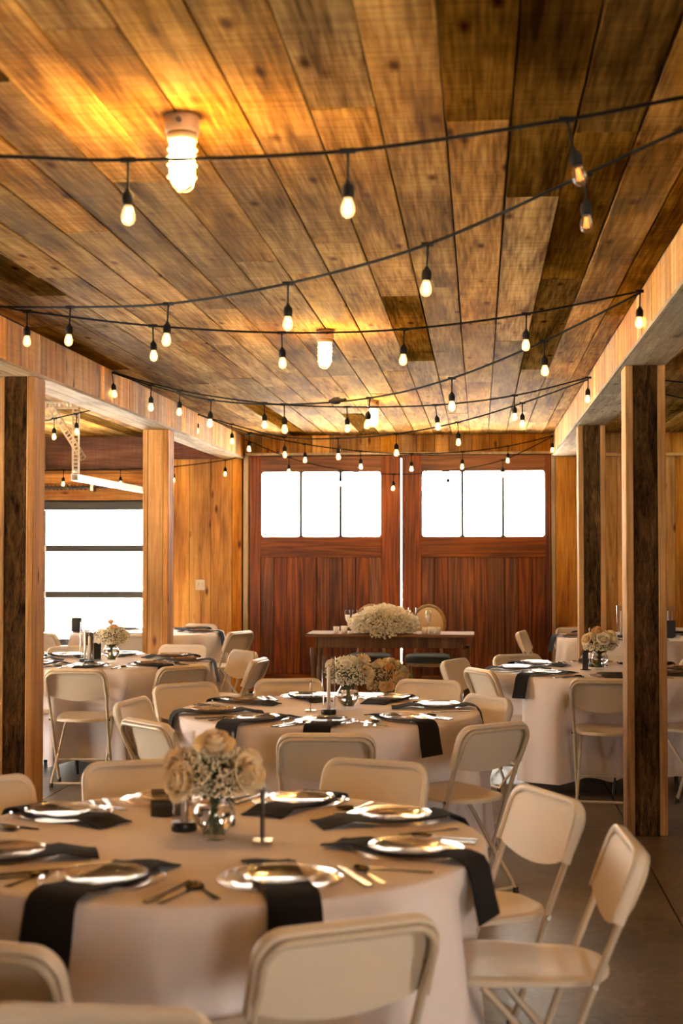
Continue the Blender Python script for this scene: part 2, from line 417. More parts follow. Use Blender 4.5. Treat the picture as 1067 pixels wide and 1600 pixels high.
# beams: cladding boards, underside boards, ledge
def beam(label, xi, xo, sgn, seed):
    """xi inner face (towards the aisle), xo outer face"""
    t = thing('ceiling_beam', label, 'beam', (xi, 0, 2.6)); r = random.Random(seed)
    a, b = sorted((0, xo - xi))
    mb = MB().box(a + .02, b - .02, YF, YB, .02, CZ + .05 - 2.6); mb.obj('core', M['dark_back'], t)
    y = 1.0
    while y < YB - .01:
        wd = r.choice((.09, .12, .14, .19, .19, .2)); y1 = min(y + wd, YB)
        for side in ((0, sgn),):
            d = r.uniform(.012, .02); x0, x1 = sorted((0 + sgn * .002 * r.random(), sgn * .02))
            box('cladding_board', M['beam'], t, x0, x1, y + .002, y1 - .002, .018, CZ - 2.6)
        y = y1
    y = YF
    while y < YB - .01:
        y1 = min(y + 2.6, YB)
        for (u, v) in ((a + .001, (a + b) / 2 - .001), ((a + b) / 2 + .001, b - .001)):
            box('underside_board', M['beamlong'], t, u, v, y + .002, y1 - .002, 0, .02, bev=.002)
        x0, x1 = sorted((xo - xi, xo - xi - sgn * .02)); box('outer_board', M['beam'], t, x0, x1, y, y1, .021, CZ - 2.6)
        y = y1
    x0, x1 = sorted((-sgn * .012, -sgn * .0005)); box('ledge', M['beamlong'], t, x0, x1, YF, YB, .0, .018)
beam('long wooden ceiling beam clad in short upright boards, left side of the aisle', -2.6, -2.84, -1, 11)
beam('long wooden ceiling beam clad in short upright boards, right side of the aisle', .8, 1.04, 1, 12)

# posts
def post(label, x0, x1, y, front_dark, zt=2.599):
    w2 = (x1 - x0) / 2; t = thing('wooden_post', label, 'post', ((x0 + x1) / 2, y + .11, 0))
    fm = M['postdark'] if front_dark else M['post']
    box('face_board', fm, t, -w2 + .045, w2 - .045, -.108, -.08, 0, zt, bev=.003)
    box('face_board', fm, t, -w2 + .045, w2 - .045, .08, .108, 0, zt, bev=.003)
    box('side_board', M['post'], t, -w2, -w2 + .043, -.112, .11, 0, zt, bev=.004)
    box('side_board', M['post'], t, w2 - .043, w2, -.112, .11, 0, zt, bev=.004)
post('rough dark weathered post in front, right of the aisle', .81, 1.03, 8.0, True)
post('rough dark weathered post in front, cut by the left picture edge', -2.83, -2.61, 8.15, True)
post('second wooden post on the right, behind the weathered front post', .81, 1.03, 11.75, True)
post('knotty golden post between left round table and garage door', -2.83, -2.61, 11.8, False)

# ------------------------------------------------------------ back wall
wb = struct('wall_back')
def boards(parent, x0, x1, z0, z1, y, mat, widths, seed, name='board', th=.03):
    r = random.Random(seed); x = x0
    while x < x1 - .01:
        wd = r.choice(widths); xe = min(x + wd, x1)
        if x1 - xe < .05: xe = x1
        d = r.uniform(0, .006)
        box(name, mat, parent, x + .002, xe - .002, y + d, y + th, z0, z1, bev=.003)
        x = xe
YW = YB
# wall backing with openings: left bay strip, door lintel, right bay
box('backing', M['dark_back'], wb, -3.42, -2.60, YW + .03, YW + .1, 0, CZ + .05)
box('backing', M['dark_back'], wb, -2.599, -2.50, YW + .062, YW + .1, 0, 2.70)
box('backing', M['dark_back'], wb, .745, .799, YW + .062, YW + .1, 0, 2.70)
box('backing', M['dark_back'], wb, .8, XR, YW + .03, YW + .1, 0, CZ + .05)
box('backing', M['dark_back'], wb, -2.499, .744, YW + .062, YW + .1, 2.60, CZ + .05)
box('backing', M['dark_back'], wb, XL, -3.42, YW + .062, YW + .1, 2.06, CZ + .05)
boards(wb, -3.40, -2.62, 0, 2.6, YW, M['wall'], (.14, .19, .19, .24), 21)
boards(wb, 1.06, XR, 0, 2.60, YW, M['wall'], (.19, .19, .24), 22)
boards(wb, 1.04, XR, 2.64, CZ, YW, M['wall'], (.19, .3, .24), 23)
box('ledge', M['wallx'], wb, 1.05, XR, YW - .03, YW + .03, 2.602, 2.638, bev=.003)
box('backing', M['dark_back'], wb, -2.6, .8, YW + .03, YW + .061, 2.66, CZ)
boards(wb, -2.6, .8, 2.66, CZ, YW, M['beam'], (.16, .2, .24, .2), 24)
box('ledge', M['pale_trim'], wb, -2.58, .79, YW - .04, YW + .03, 2.632, 2.658, bev=.003)
box('jamb', M['pale_trim'], wb, -2.60, -2.545, YW - .02, YW + .06, 0, 2.63, bev=.003)
box('jamb', M['pale_trim'], wb, .785, .825, YW - .02, YW + .06, 0, 2.63, bev=.003)
box('jamb_board', M['wall'], wb, .83, 1.05, YW - .025, YW + .03, 0, 2.598, bev=.004)
# left bay lintel: plywood, stud, ledge, knotty beams
box('plywood', M['reddish'], wb, XL, -3.41, YW, YW + .03, 2.475, CZ)
box('plywood', M['reddish'], wb, -3.40, -2.84, YW, YW + .03, 2.603, CZ)
for x in (-5.0, -6.2): box('stud', M['wall'], wb, x, x + .15, YW - .04, YW - .001, 2.478, CZ, bev=.004)
box('ledge', M['wallx'], wb, XL, -3.41, YW - .10, YW + .03, 2.445, 2.472, bev=.004)
box('lintel_board', M['wallx'], wb, XL, -3.41, YW - .03, YW + .03, 2.335, 2.441, bev=.004)
box('lintel_board', M['wallx'], wb, XL, -3.41, YW - .04, YW + .03, 2.145, 2.331, bev=.004)
box('jamb', M['post'], wb, -3.44, -3.405, YW - .04, YW + .06, 0, 2.14, bev=.004)
box('jamb_board', M['post'], wb, XL, -6.42, YW - .04, YW + .06, 0, 2.14, bev=.004)

def rr_poly(x0, x1, z0, z1, r, n=5):
    p = []
    for cx, cz, a0 in ((x1 - r, z1 - r, 0), (x0 + r, z1 - r, pi / 2), (x0 + r, z0 + r, pi), (x1 - r, z0 + r, 1.5 * pi)):
        for i in range(n): a = a0 + pi / 2 * i / (n - 1); p.append((cx + r * cos(a), cz + r * sin(a)))
    return p
def barn_door(name, x0, x1, wx0, wx1, px, lx):
    """two-panel sliding barn door: three panes over plank panels"""
    d = struct(name); ya, yb = YW + .005, YW + .06
    zt, wz1, wz0, rz = 2.625, 2.462, 1.722, 1.505
    box('stile', M['door'], d, x0, wx0 - .0, ya, yb, .02, zt, bev=.003)
    box('stile', M['door'], d, wx1, x1, ya, yb, .02, zt, bev=.003)
    box('rail', M['doorx'], d, wx0, wx1, ya + .0005, yb, wz1, zt, bev=.003)
    box('rail', M['doorx'], d, wx0, wx1, ya + .0005, yb, rz, wz0, bev=.003)
    box('rail', M['doorx'], d, wx0, wx1, ya + .0005, yb, .02, .22, bev=.003)
    mx = (wx0 + wx1) / 2 + lx
    box('stile', M['door'], d, mx - .09, mx + .09, ya + .002, yb, .222, rz - .002, bev=.003)
    for a, b in ((wx0, mx - .09), (mx + .09, wx1)):
        n = max(2, round((b - a) / .14)); s = (b - a) / n
        for k in range(n): box('plank', M['door'], d, a + k * s + .0015, a + (k + 1) * s - .0015, ya + .02, yb - .005, .22, rz, bev=.003)
    box('backing_panel', M['doorx'], d, x0 + .03, x1 - .03, yb - .0045, yb + .012, .03, rz + .03)
    e = [wx0] + px + [wx1]
    for a, b in zip(e, e[1:]):
        box('pane', M['pane'], d, a + .002, b - .002, YW + .03, YW + .036, wz0, wz1)
    for x in px: box('muntin', M['dark_metal'], d, x - .014, x + .014, YW + .018, YW + .05, wz0, wz1)
    # sash bead with rounded corners
    for a, b in zip(e, e[1:]):
        m = MB(); o = rr_poly(a - .001, b + .001, wz0 - .001, wz1 + .001, .003); i_ = rr_poly(a + .012, b - .012, wz0 + .012, wz1 - .012, .03)
        n = len(o)
        v = [(p[0], YW + .022, p[1]) for p in o] + [(p[0], YW + .022, p[1]) for p in i_] + [(p[0], YW + .029, p[1]) for p in i_] + [(p[0], YW + .029, p[1]) for p in o]
        f = []
        for r_ in range(3):
            for k in range(n): f.append((r_ * n + k, r_ * n + (k + 1) % n, (r_ + 1) * n + (k + 1) % n, (r_ + 1) * n + k))
        m.add(v, f); m.obj('sash', M['doorx'], d)
barn_door('door_1', -2.535, -.857, -2.412, -1.066, [-1.962, -1.522], -.14)
barn_door('door_2', -.843, .778, -.632, .722, [-.181, .261], .14)
# garage door: dark frame, glass sections
gd = struct('door_3')
gx0, gx1, gz = -6.40, -3.45, 2.13
zr = [0.0, .55, 1.085, 1.603, gz]
for x in (gx0, gx1 - .06): box('stile', M['dark_metal'], gd, x, x + .06, YW + .02, YW + .06, 0, gz, bev=.003)
box('stile', M['dark_metal'], gd, -4.92, -4.86, YW + .02, YW + .06, 0, gz - .1, bev=.003)
box('rail', M['dark_metal'], gd, gx0 + .06, gx1 - .06, YW + .02, YW + .06, gz - .095, gz, bev=.003)
for z in zr[1:4]:
    for a, b in ((gx0 + .061, -4.921), (-4.859, gx1 - .061)): box('rail', M['dark_metal'], gd, a, b, YW + .02, YW + .06, z - .038, z + .038, bev=.003)
box('rail', M['dark_metal'], gd, gx0 + .06, gx1 - .06, YW + .02, YW + .06, 0.0, .07, bev=.003)
for z0, z1 in zip(zr, zr[1:]):
    for a, b in ((gx0 + .06, -4.92), (-4.86, gx1 - .06)):
        box('pane', M['pane'], gd, a, b, YW + .038, YW + .044, max(z0 + .028, .07), min(z1 - .028, gz - .095))
for z in zr[1:4]:
    m = MB().bevbox(-4.93, -4.85, YW + .0, YW + .019, z - .035, z + .035, c=.004); m.tube([(-4.93, YW - .008, z), (-4.85, YW - .008, z)], .012, 8)
    m.obj('hinge', M['whitepaint'], gd)
# unseen walls; openings added and sized to let in fill daylight
def wall_hole(name, axis, pos, a0, a1, hole, th=.1):
    o = struct(name); h0, h1, z0, z1 = hole
    def bx(n, a, b, c, d):
        if axis == 'Y': box(n, M['plaster'], o, a, b, min(pos, pos + th), max(pos, pos + th), c, d)
        else: box(n, M['plaster'], o, min(pos, pos + th), max(pos, pos + th), a, b, c, d)
    bx('panel', a0, h0, -.12, CZ + .05); bx('panel', h1, a1, -.12, CZ + .05); bx('panel', h0, h1, z1, CZ + .05)
    if z0 > 0: bx('panel', h0, h1, -.12, z0)
wall_hole('wall_front', 'Y', YF, XL, XR, FRONT_OPEN, -.1)
wall_hole('wall_right', 'X', XR, YF, YB + .1, RIGHT_OPEN)
wall_hole('wall_left', 'X', XL, YF, YB + .1, LEFT_OPEN, -.1)

# switch plate
s = thing('wall_switch', 'square beige switch plate on the golden board wall', 'switch', (-3.085, YB - .0, 1.2))
box('plate', M['switch'], s, -.055, .055, -.012, .004, -.06, .06, bev=.004)
for dx in (-.022, .022): box('toggle', M['switch'], s, dx - .009, dx + .009, -.02, -.0125, -.02, .02, bev=.003)

# garage track, hanger and spring
t = thing('garage_track', 'white garage door rail hung from perforated steel brackets in the left bay', 'rail', (-3.44, 11.9, 0))
m = MB(); L = 3.55
m.box(-.04, .02, 0, L, 2.175, 2.18); m.box(-.04, -.035, 0, L, 2.1805, 2.23); m.box(.015, .02, 0, L, 2.1805, 2.23); m.box(-.04, -.02, 0, L, 2.2305, 2.235)
m.obj('track', M['whitepaint'], t)
def perforated(a, b, wdt, name, axis):
    """ladder-like slotted angle between two points"""
    a, b = Vector(a), Vector(b); d = (b - a); n = max(3, int(d.length / .032)); d.normalize()
    sd = Vector(axis); up = d.cross(sd).normalized() * .0015
    m = MB()
    def slab(p, q, wv):
        v = [p - wv - up, p + wv - up, q + wv - up, q - wv - up, p - wv + up, p + wv + up, q + wv + up, q - wv + up]
        m.add(v, [(0, 3, 2, 1), (4, 5, 6, 7), (0, 1, 5, 4), (1, 2, 6, 5), (2, 3, 7, 6), (3, 0, 4, 7)])
    for s_ in (-1, 1): slab(a + sd * s_ * wdt * .38, b + sd * s_ * wdt * .38, sd * wdt * .13)
    Lt = (b - a).length
    for k in range(n + 1):
        c = a + d * Lt * k / n; slab(c - d * .006, c + d * .006, sd * wdt * .25)
    # the solid second leg of the angle
    off = up.normalized() * wdt * .5
    v = [a + sd * wdt * .5, b + sd * wdt * .5, b + sd * wdt * .5 + off, a + sd * wdt * .5 + off]
    v += [p + sd * .002 for p in v]
    m.add(v, [(0, 1, 2, 3), (7, 6, 5, 4), (0, 4, 5, 1), (2, 6, 7, 3), (1, 5, 6, 2), (0, 3, 7, 4)])
    return m.obj(name, M['galv'], t)
perforated((-.34, .02, CZ - .03), (.03, .02, CZ - .03), .065, 'ceiling_bracket', (0, 0, 1))
perforated((.0, .0, CZ - .06), (.0, .0, 2.236), .065, 'hanger', (1, 0, 0))
perforated((-.22, .03, CZ - .06), (.06, .03, 2.36), .06, 'brace', (.8, 0, .6))
m = MB().lathe([(.02, 0), (.02, .02)], 10, (.0, -.01, 2.24)); m.obj('bolt', M['whitepaint'], t)
t = thing('torsion_spring', 'dark torsion spring bar on the knotty lintel above the garage door', 'spring', (-4.9, 15.46, 2.285))
MB().tube([(-1.4, 0, 0), (1.36, 0, 0)], .013, 8).obj('shaft', M['dark_metal'], t)
coil = [(-.35 + .9 * k / 160, .028 * cos(k * pi / 4), .028 * sin(k * pi / 4)) for k in range(161)]
MB().tube(coil, .006, 4).obj('spring', M['dark_metal'], t)
for x in (-.45, .62):
    MB().bevbox(x - .02, x + .02, -.03, .098, -.05, .05, c=.006).obj('bracket', M['steel'], t)

# ================================================================== CEILING LAMPS
def make_lamp():
    t = thing('ceiling_lamp', 'x', 'lamp', (0, 0, 0))
    MB().lathe([(0, 0), (.058, 0), (.058, -.05), (.055, -.056), (.0, -.056)], 24).obj('junction_box', M['boxbase'], t)
    MB().tube([(0, -.0575, -.026), (0, -.066, -.026)], .010, 10).obj('plug', M['dark_metal'], t)
    MB().lathe([(.0, -.0565), (.05, -.0565), (.053, -.066), (.050, -.082), (.0, -.082)], 24).obj('collar', M['boxbase'], t)
    g = MB().lathe([(.0, -.083), (.041, -.083), (.042, -.18), (.040, -.205), (.030, -.228), (.015, -.240), (.0, -.243)], 20).obj('globe', M['globe'], t)
    m = MB()
    for z in (-.112, -.138, -.164, -.205): m.tube([(.0505 * cos(a * pi / 10), .0505 * sin(a * pi / 10), z) for a in range(20)], .0022, 5, closed=True)
    for k in range(4):
        a = k * pi / 2 + pi / 4
        m.tube([(r * cos(a), r * sin(a), z) for r, z in ((.050, -.083), (.0505, -.205), (.042, -.236), (.022, -.252), (0, -.257))], .0022, 5)
    m.obj('cage', M['cagewire'], t)
    t.scale = (.88, .88, .88)
    return t
lp = make_lamp(); lamps = ((-.875, 4.13), (-.892, 8.22), (-.897, 12.08))
ll = ('caged jar lamp nearest the camera, brightest on the plank ceiling', 'second caged jar lamp, above the middle round table', 'farthest caged jar lamp, small against the bright far ceiling')
for i, (x, y) in enumerate(lamps):
    o = lp if i == 0 else dup(lp, (0, 0, 0), 0)
    o.location = (x, y, CZ - .0005); o['label'] = ll[i]; o['group'] = 'caged jar lamps on the ceiling'; o.rotation_euler = (0, 0, .35 * i)

# ================================================================== STRING LIGHTS
SOCK = MB().lathe([(0, 0), (.006, 0), (.0075, -.006), (.016, -.016), (.018, -.03), (.0165, -.05), (.0, -.05)], 12).mesh('socket', M['cable'])
BULB = MB().lathe([(.0115, -.0495), (.0125, -.055), (.0175, -.067), (.0205, -.080), (.0197, -.092), (.014, -.102), (.006, -.1065), (.0, -.107)], 14)
BULBS = (BULB.mesh('bulb', M['bulb']), BULB.mesh('bulb', M['bulbclear']))
fm = MB()
for k in range(4):
    a = k * pi / 2; fm.tube([(.004 * cos(a), .004 * sin(a), -.058), (.007 * cos(a), .007 * sin(a), -.092)], .0016, 4)
FIL = (fm.mesh('filament', M['filament']), fm.mesh('filament', M['filamentdim']))
def link(name, me, parent, loc=None):
    o = bpy.data.objects.new(name, me); COL.objects.link(o); o.parent = parent
    if loc is not None: o.location = loc
    return o
def spline(P, n=8):
    P = [Vector(p) for p in P]; out = []
    for i in range(len(P) - 1):
        p0, p1, p2, p3 = P[max(i - 1, 0)], P[i], P[i + 1], P[min(i + 2, len(P) - 1)]
        for k in range(n):
            t = k / n
            out.append(.5 * ((2 * p1) + (p2 - p0) * t + (2 * p0 - 5 * p1 + 4 * p2 - p3) * t * t + (3 * p1 - p0 - 3 * p2 + p3) * t ** 3))
    out.append(P[-1]); return out
def string(label, pts, bulbs, clear=(), stub=.075, r=.0055, tilts={}):
    """pts: cable way points; bulbs: indices of way points that carry a socket"""
    t = thing('string_light', label, 'string light', pts[0], group='festoon strings across the ceiling'); o = Vector(pts[0])
    MB().tube([p - o for p in spline(pts)], r, 6).obj('cable', M['cable'], t)
    for i in bulbs:
        p = Vector(pts[i]) - o; tx, ty = tilts.get(i, (rnd.uniform(-.05, .05), rnd.uniform(-.05, .05)))
        dn = Vector((tx, ty, -1)).normalized(); q = p + dn * stub
        m = MB().tube([(-.022, 0, 0), (.022, 0, 0)], .0085, 6); m.tube([(0, 0, -.002), (tx * stub * .2, 0, -.015), dn * stub], [.0075, .004, .0035], 6)
        m.obj('drop_cord', M['cable'], t, p)
        s_ = link('lamp_socket', SOCK, t, q); s_.rotation_euler = Vector((0, 0, -1)).rotation_difference(dn).to_euler()
        c = 1 if i in clear else 0
        link('bulb', BULBS[c], s_); link('filament', FIL[c], s_)
    return t, o
string('nearest festoon string, crossing level in front of the first ceiling lamp',
       [(-2.6, 4.0, 2.80), (-2.0, 4.0, 2.735), (-1.387, 4, 2.713), (-1.006, 4, 2.693), (-.369, 4, 2.702), (.247, 4, 2.774), (.569, 4, 2.826), (.8, 4, 2.85)], (1, 3, 4, 5), (5,), stub=.085, tilts={5: (.22, 0)})
string('festoon string sloping diagonally from upper right down to the left beam',
       [(-2.6, 7.05, 2.82), (-2.442, 6.95, 2.80), (-1.941, 6.61, 2.731), (-1.347, 6.078, 2.644), (-.748, 5.541, 2.621), (-.179, 5.032, 2.654), (.342, 4.565, 2.768), (.614, 4.322, 2.83), (.8, 4.15, 2.85)], (2, 3, 4, 5, 6), (6,), stub=.08)
string('festoon string crossing nearly level in front of the second ceiling lamp',
       [(-2.6, 7.06, 2.84), (-2.489, 7.05, 2.832), (-2.293, 7.04, 2.79), (-1.64, 7.04, 2.705), (-.982, 7.035, 2.66), (-.367, 7.03, 2.667), (.234, 7.01, 2.73), (.784, 7.0, 2.831)], (2, 3, 4, 5, 6, 7))
st_, so_ = string('long sagging festoon string from right beam over middle table to left beam',
       [(-2.6, 9.9, 2.84), (-2.246, 9.598, 2.711), (-1.745, 9.17, 2.558), (-1.198, 8.704, 2.475), (-.629, 8.219, 2.456), (-.146, 7.807, 2.515), (.337, 7.395, 2.652), (.785, 7.013, 2.826)], (0, 1, 2, 3, 4, 5, 6), tilts={4: (-.1, 0), 0: (.12, 0)})
string('festoon string behind the long sagging one, level across the aisle',
       [(-2.6, 9.9, 2.845), (-2.118, 9.943, 2.713), (-1.518, 9.995, 2.621), (-.933, 10.047, 2.593), (-.307, 10.102, 2.606), (.254, 10.152, 2.674), (.775, 10.198, 2.801)], (1, 2, 3, 4, 5, 6), tilts={4: (.12, 0)})
string('festoon string sagging over the lintel of the red doors from left beam',
       [(-2.6, 13.0, 2.84), (-2.226, 12.692, 2.718), (-1.685, 12.247, 2.562), (-1.173, 11.825, 2.513), (-.661, 11.403, 2.512), (-.162, 10.992, 2.563), (.322, 10.594, 2.665), (.777, 10.21, 2.79)], (0, 1, 2, 3, 4, 5, 6))
string('far festoon string hanging just below the lintel of the red doors',
       [(-2.6, 13.02, 2.842), (-2.162, 13.309, 2.694), (-1.678, 13.651, 2.607), (-1.167, 14.011, 2.561), (-.677, 14.358, 2.556), (-.165, 14.719, 2.598), (.308, 15.053, 2.679), (.79, 15.396, 2.811)], (1, 2, 3, 4, 5, 6, 7))
string('farthest festoon string, dipping in front of the white door windows',
       [(-2.55, 15.4, 2.80), (-2.063, 15.4, 2.595), (-1.5, 15.4, 2.459), (-.921, 15.4, 2.407), (-.332, 15.4, 2.439), (.253, 15.4, 2.553), (.79, 15.4, 2.804)], (1, 2, 3, 4, 5))
string('short festoon string by the perforated steel hanger in the left bay',
       [(-6.0, 11.7, 2.72), (-4.6, 11.7, 2.60), (-3.72, 11.7, 2.665), (-3.57, 11.7, 2.69), (-3.38, 11.7, 2.73), (-2.85, 11.7, 2.84)], (1, 3, 4))
string('festoon string along the lintel above the white garage door',
       [(-6.0, 15.33, 2.52), (-5.168, 15.36, 2.472), (-4.577, 15.36, 2.470), (-3.939, 15.38, 2.473), (-3.342, 15.4, 2.505), (-2.771, 15.4, 2.572), (-2.6, 15.4, 2.62)], (1, 2, 3, 4, 5))
string('upper of two festoon cables in the right bay beyond the front post',
       [(1.05, 10.0, 2.80), (1.42, 10, 2.735), (2.4, 10.0, 2.66), (3.6, 10.0, 2.72), (4.68, 10.0, 2.83)], (2, 3))
string('lower of two festoon cables in the right bay beyond the front post',
       [(1.05, 9.98, 2.75), (1.42, 9.9, 2.61), (2.4, 9.6, 2.46), (3.6, 9.3, 2.56), (4.68, 9.0, 2.78)], (2, 3))
m = MB().tube([(-.075, 0, 0), (-.045, 0, 0), (-.04, 0, 0), (.0, 0, 0), (.005, 0, 0), (.06, 0, 0)], [.010, .016, .022, .022, .013, .010], 8)
m.obj('plug', M['cable'], st_, Vector((-.83, 8.392, 2.462)) - so_, -.7)
# ================================================================== FURNITURE: TABLES
TR = .762; TZ = .745
def tablecloth(label, cx, cy, chairs, seed):
    r = random.Random(seed); n = 120
    ph = [r.uniform(0, 2 * pi) for _ in range(6)]; ns = [r.choice((7, 9, 11)), r.choice((13, 15)), 19, 5, 24, 3]
    rows = []
    top = [(.0, 0), (.3, 0), (.6, 0), (TR - .03, 0), (TR, -.0005), (TR + .008, -.005)]
    for rad, dz in top: rows.append([(rad * cos(2 * pi * k / n), rad * sin(2 * pi * k / n), TZ + .012 + dz) for k in range(n + 1)])
    loc = []
    for (hx, hy, ang) in chairs:
        loc.append((hx - cx, hy - cy, cos(ang), sin(ang)))
    K = 16
    for j in range(1, K + 1):
        s_ = j / K; row = []; z = TZ + .007 - s_ * (TZ - .085)
        for k in range(n + 1):
            a = 2 * pi * (k % n) / n
            amp = .40 * sin(ns[0] * a + ph[0]) + .5 * sin(ns[1] * a + ph[1]) + .5 * sin(ns[2] * a + ph[2]) + .25 * sin(ns[3] * a + ph[3]) + .3 * sin(ns[4] * a + ph[4])
            e = s_ ** .75
            rad = TR + .010 + e * (.05 + .048 * amp) + .016 * min(1, s_ * 5) * amp * (1 - s_)
            # where a chair is tucked in, its seat holds the cloth back
            x, y = cos(a), sin(a)
            for (px, py, c, sn) in loc:
                # chair frame: forward (-sn, c), right (c, sn)
                qx, qy = x * rad - px, y * rad - py
                u = qx * c + qy * sn; v = -qx * sn + qy * c
                if abs(u) < .30 and v < .58 and v > -.3:
                    wgt = max(0, min(1, (.30 - abs(u)) / .09)); wgt = wgt * wgt * (3 - 2 * wgt)
                    pen = (.55 - v) * wgt * min(1, s_ / .38) * (1 if z < .5 else 1)
                    if pen > 0: rad -= pen * (1 if s_ > .38 else s_ / .38)
            rad = max(rad, .5, TR + .006 if z > TZ - .06 else 0)
            row.append((rad * x, rad * y, z + (.012 * amp if j == K else 0)))
        rows.append(row)
    o = MB().grid(rows).obj('tablecloth', M['cloth'], None, (cx, cy, 0))
    return tag(o, label, 'tablecloth', 'white round tablecloths')
def round_table(label, cx, cy, rot):
    t = thing('round_table', label, 'table', (cx, cy, 0), rot, 'round banquet tables')
    MB().lathe([(0, TZ - .03), (TR - .012, TZ - .03), (TR - .003, TZ - .022), (TR - .003, TZ - .006), (TR - .012, TZ), (0, TZ)], 48).obj('tabletop', M['tabledark'], t)
    for sx in (-1, 1):
        for sy in (-1, 1):
            MB().tube([(sx * .30, sy * .10, TZ - .031), (sx * .36, sy * .30, .40), (sx * .36, sy * .34, .0)], .014, 8).obj('leg', M['black'], t)
        MB().tube([(sx * .36, -.30, .40), (sx * .36, .30, .40)], .011, 8).obj('brace', M['black'], t)
    return t

# ================================================================== CHAIRS
LEAN = radians(20.5); HB = .79
def lean(u, v, w_):
    """point on the tilted back: u right, v height along the lean measured as z, w_ behind the plane"""
    y = (HB - v) * math.tan(LEAN); return Vector((u, y - w_ * cos(LEAN), v - w_ * sin(LEAN)))
def make_chair():
    t = thing('folding_chair', 'x', 'chair')
    # back frame: inverted U, from the seat bolts to the top
    R_ = .0105; hw = .196; pts = []
    pts.append(lean(-.190, .452, .012)); pts.append(lean(-hw, .62, .016)); pts.append(lean(-hw, .66, .026))
    for k in range(7):
        a = pi - pi / 2 * k / 6; pts.append(lean(-hw + .055 + .055 * cos(a), HB - .014 - .055 + .055 * sin(a), .030))
    for k in range(7):
        a = pi / 2 - pi / 2 * k / 6; pts.append(lean(hw - .055 + .055 * cos(a), HB - .014 - .055 + .055 * sin(a), .030))
    pts.append(lean(hw, .66, .026)); pts.append(lean(hw, .62, .016)); pts.append(lean(.190, .452, .012))
    MB().tube(pts, R_, 8).obj('back_frame', M['frame'], t)
    for s_ in (-1, 1):
        MB().tube([lean(s_ * .190, .4515, .012), lean(s_ * .181, .016, .012)], R_, 8).obj('leg', M['frame'], t)           # front
        rp = [(s_ * .160, .405, .424), (s_ * .164, .33, .345), (s_ * .168, .20, .19), (s_ * .172, .075, .055), (s_ * .172, .05, .013)]
        MB().tube(rp, .0095, 8).obj('leg', M['frame'], t)                                                                  # rear
        f = lean(s_ * .181, .016, .012)
        MB().lathe([(0, 0), (.015, 0), (.0135, .028), (.011, .03), (.011, .001)], 10).obj('foot_cap', M['rubber'], t, (f.x, f.y, .0))
        MB().lathe([(0, 0), (.0135, 0), (.0125, .026), (.010, .028), (.010, .001)], 10).obj('foot_cap', M['rubber'], t, (s_ * .172, .048, 0))
        b = lean(s_ * .190, .445, .012)
        MB().tube([(b.x + s_ * .004, b.y, b.z), (b.x + s_ * .017, b.y, b.z)], .008, 8).obj('bolt', M['steel'], t)
    fp = []
    for s_ in (-1, 1):
        q = [(s_ * .158, .062, .026), (s_ * .167, .064, .030), (s_ * .1705, .067, .038)]
        fp += q[::-1] if s_ < 0 else q
    MB().tube(fp, .0085, 8).obj('floor_bar', M['frame'], t)
    a, b = lean(-.184, .165, .012), lean(.184, .165, .012)
    MB().tube([a, b], .0075, 8).obj('stretcher', M['frame'], t)
    # backrest shell: dished panel with a rim that wraps the tube
    hw = .212; top = HB; rc = .062; nx, nz = 24, 10
    def zt(u): 
        d = abs(u) - (hw - rc); return top - (0 if d <= 0 else rc - sqrt(max(0, rc * rc - d * d)))
    def zb(u):
        q = abs(u) / hw; return .598 + (.018 * max(0, (q - .80) / .2) if q > .80 else 0) - .022 * (1 - min(1, q / .80) ** 2)
    def wdish(u, v): return .016 * (1 - (u / hw) ** 2)
    us = [hw * sin(pi / 2 * (2 * i / nx - 1)) for i in range(nx + 1)]
    front = [[lean(u, zb(u) + (zt(u) - zb(u)) * j / nz, -.006 + wdish(u, 0)) for u in us] for j in range(nz + 1)]
    back = [[lean(u, zb(u) + (zt(u) - zb(u)) * j / nz, -.001 + wdish(u, 0)) for u in us] for j in range(nz + 1)]
    m = MB().grid(front); m.grid(back, flip=True)
    m.grid([front[0], back[0]], flip=True)
    # rim (outside and inside faces)
    per = [(-hw, .606 + (HB - rc - .606) * k / 4) for k in range(5)]
    per += [(-hw + rc + rc * cos(pi - pi / 2 * k / 8), HB - rc + rc * sin(pi - pi / 2 * k / 8)) for k in range(1, 9)]
    per += [(hw - rc + rc * cos(pi / 2 - pi / 2 * k / 8), HB - rc + rc * sin(pi / 2 - pi / 2 * k / 8)) for k in range(0, 9)]
    per += [(hw, .606 + (HB - rc - .606) * (3 - k) / 4) for k in range(4)]
    def rim(dd, wv): 
        cxv = .69
        out = []
        for (u, v) in per:
            n_ = Vector((u, v - .70)); 
            iu = u - dd * (1 if u > 0 else -1) * min(1, abs(u) / (hw - rc)) ; iv = v - dd * max(0, min(1, (v - (HB - rc)) / rc))
            out.append(lean(iu, iv, wv))
        return out
    m.grid([rim(.020, -.005), rim(.015, -.0075), rim(.008, -.0105), rim(.002, -.0095), rim(0, -.005), rim(-.001, .003), rim(-.001, .020), rim(.002, .025), rim(.005, .025), rim(.005, .0)])
    o = m.obj('backrest', M['plastic'], t)
    # seat
    def sw(y):   # half width over depth
        q = (y - .055) / .445
        base = .176 + .022 * max(0, min(1, (q - .25) / .4))
        ed = 1.0
        if q < .22: ed = sqrt(max(0, 1 - ((.22 - q) / .22) ** 2)) * .45 + .55 * min(1, (q / .22) ** .4 if q > 0 else 0)
        if q > .86: ed = .50 + .50 * sqrt(max(0, 1 - ((q - .86) / .14) ** 2))
        return base * ed
    ny = 18; rows_t = []; rows_b = []
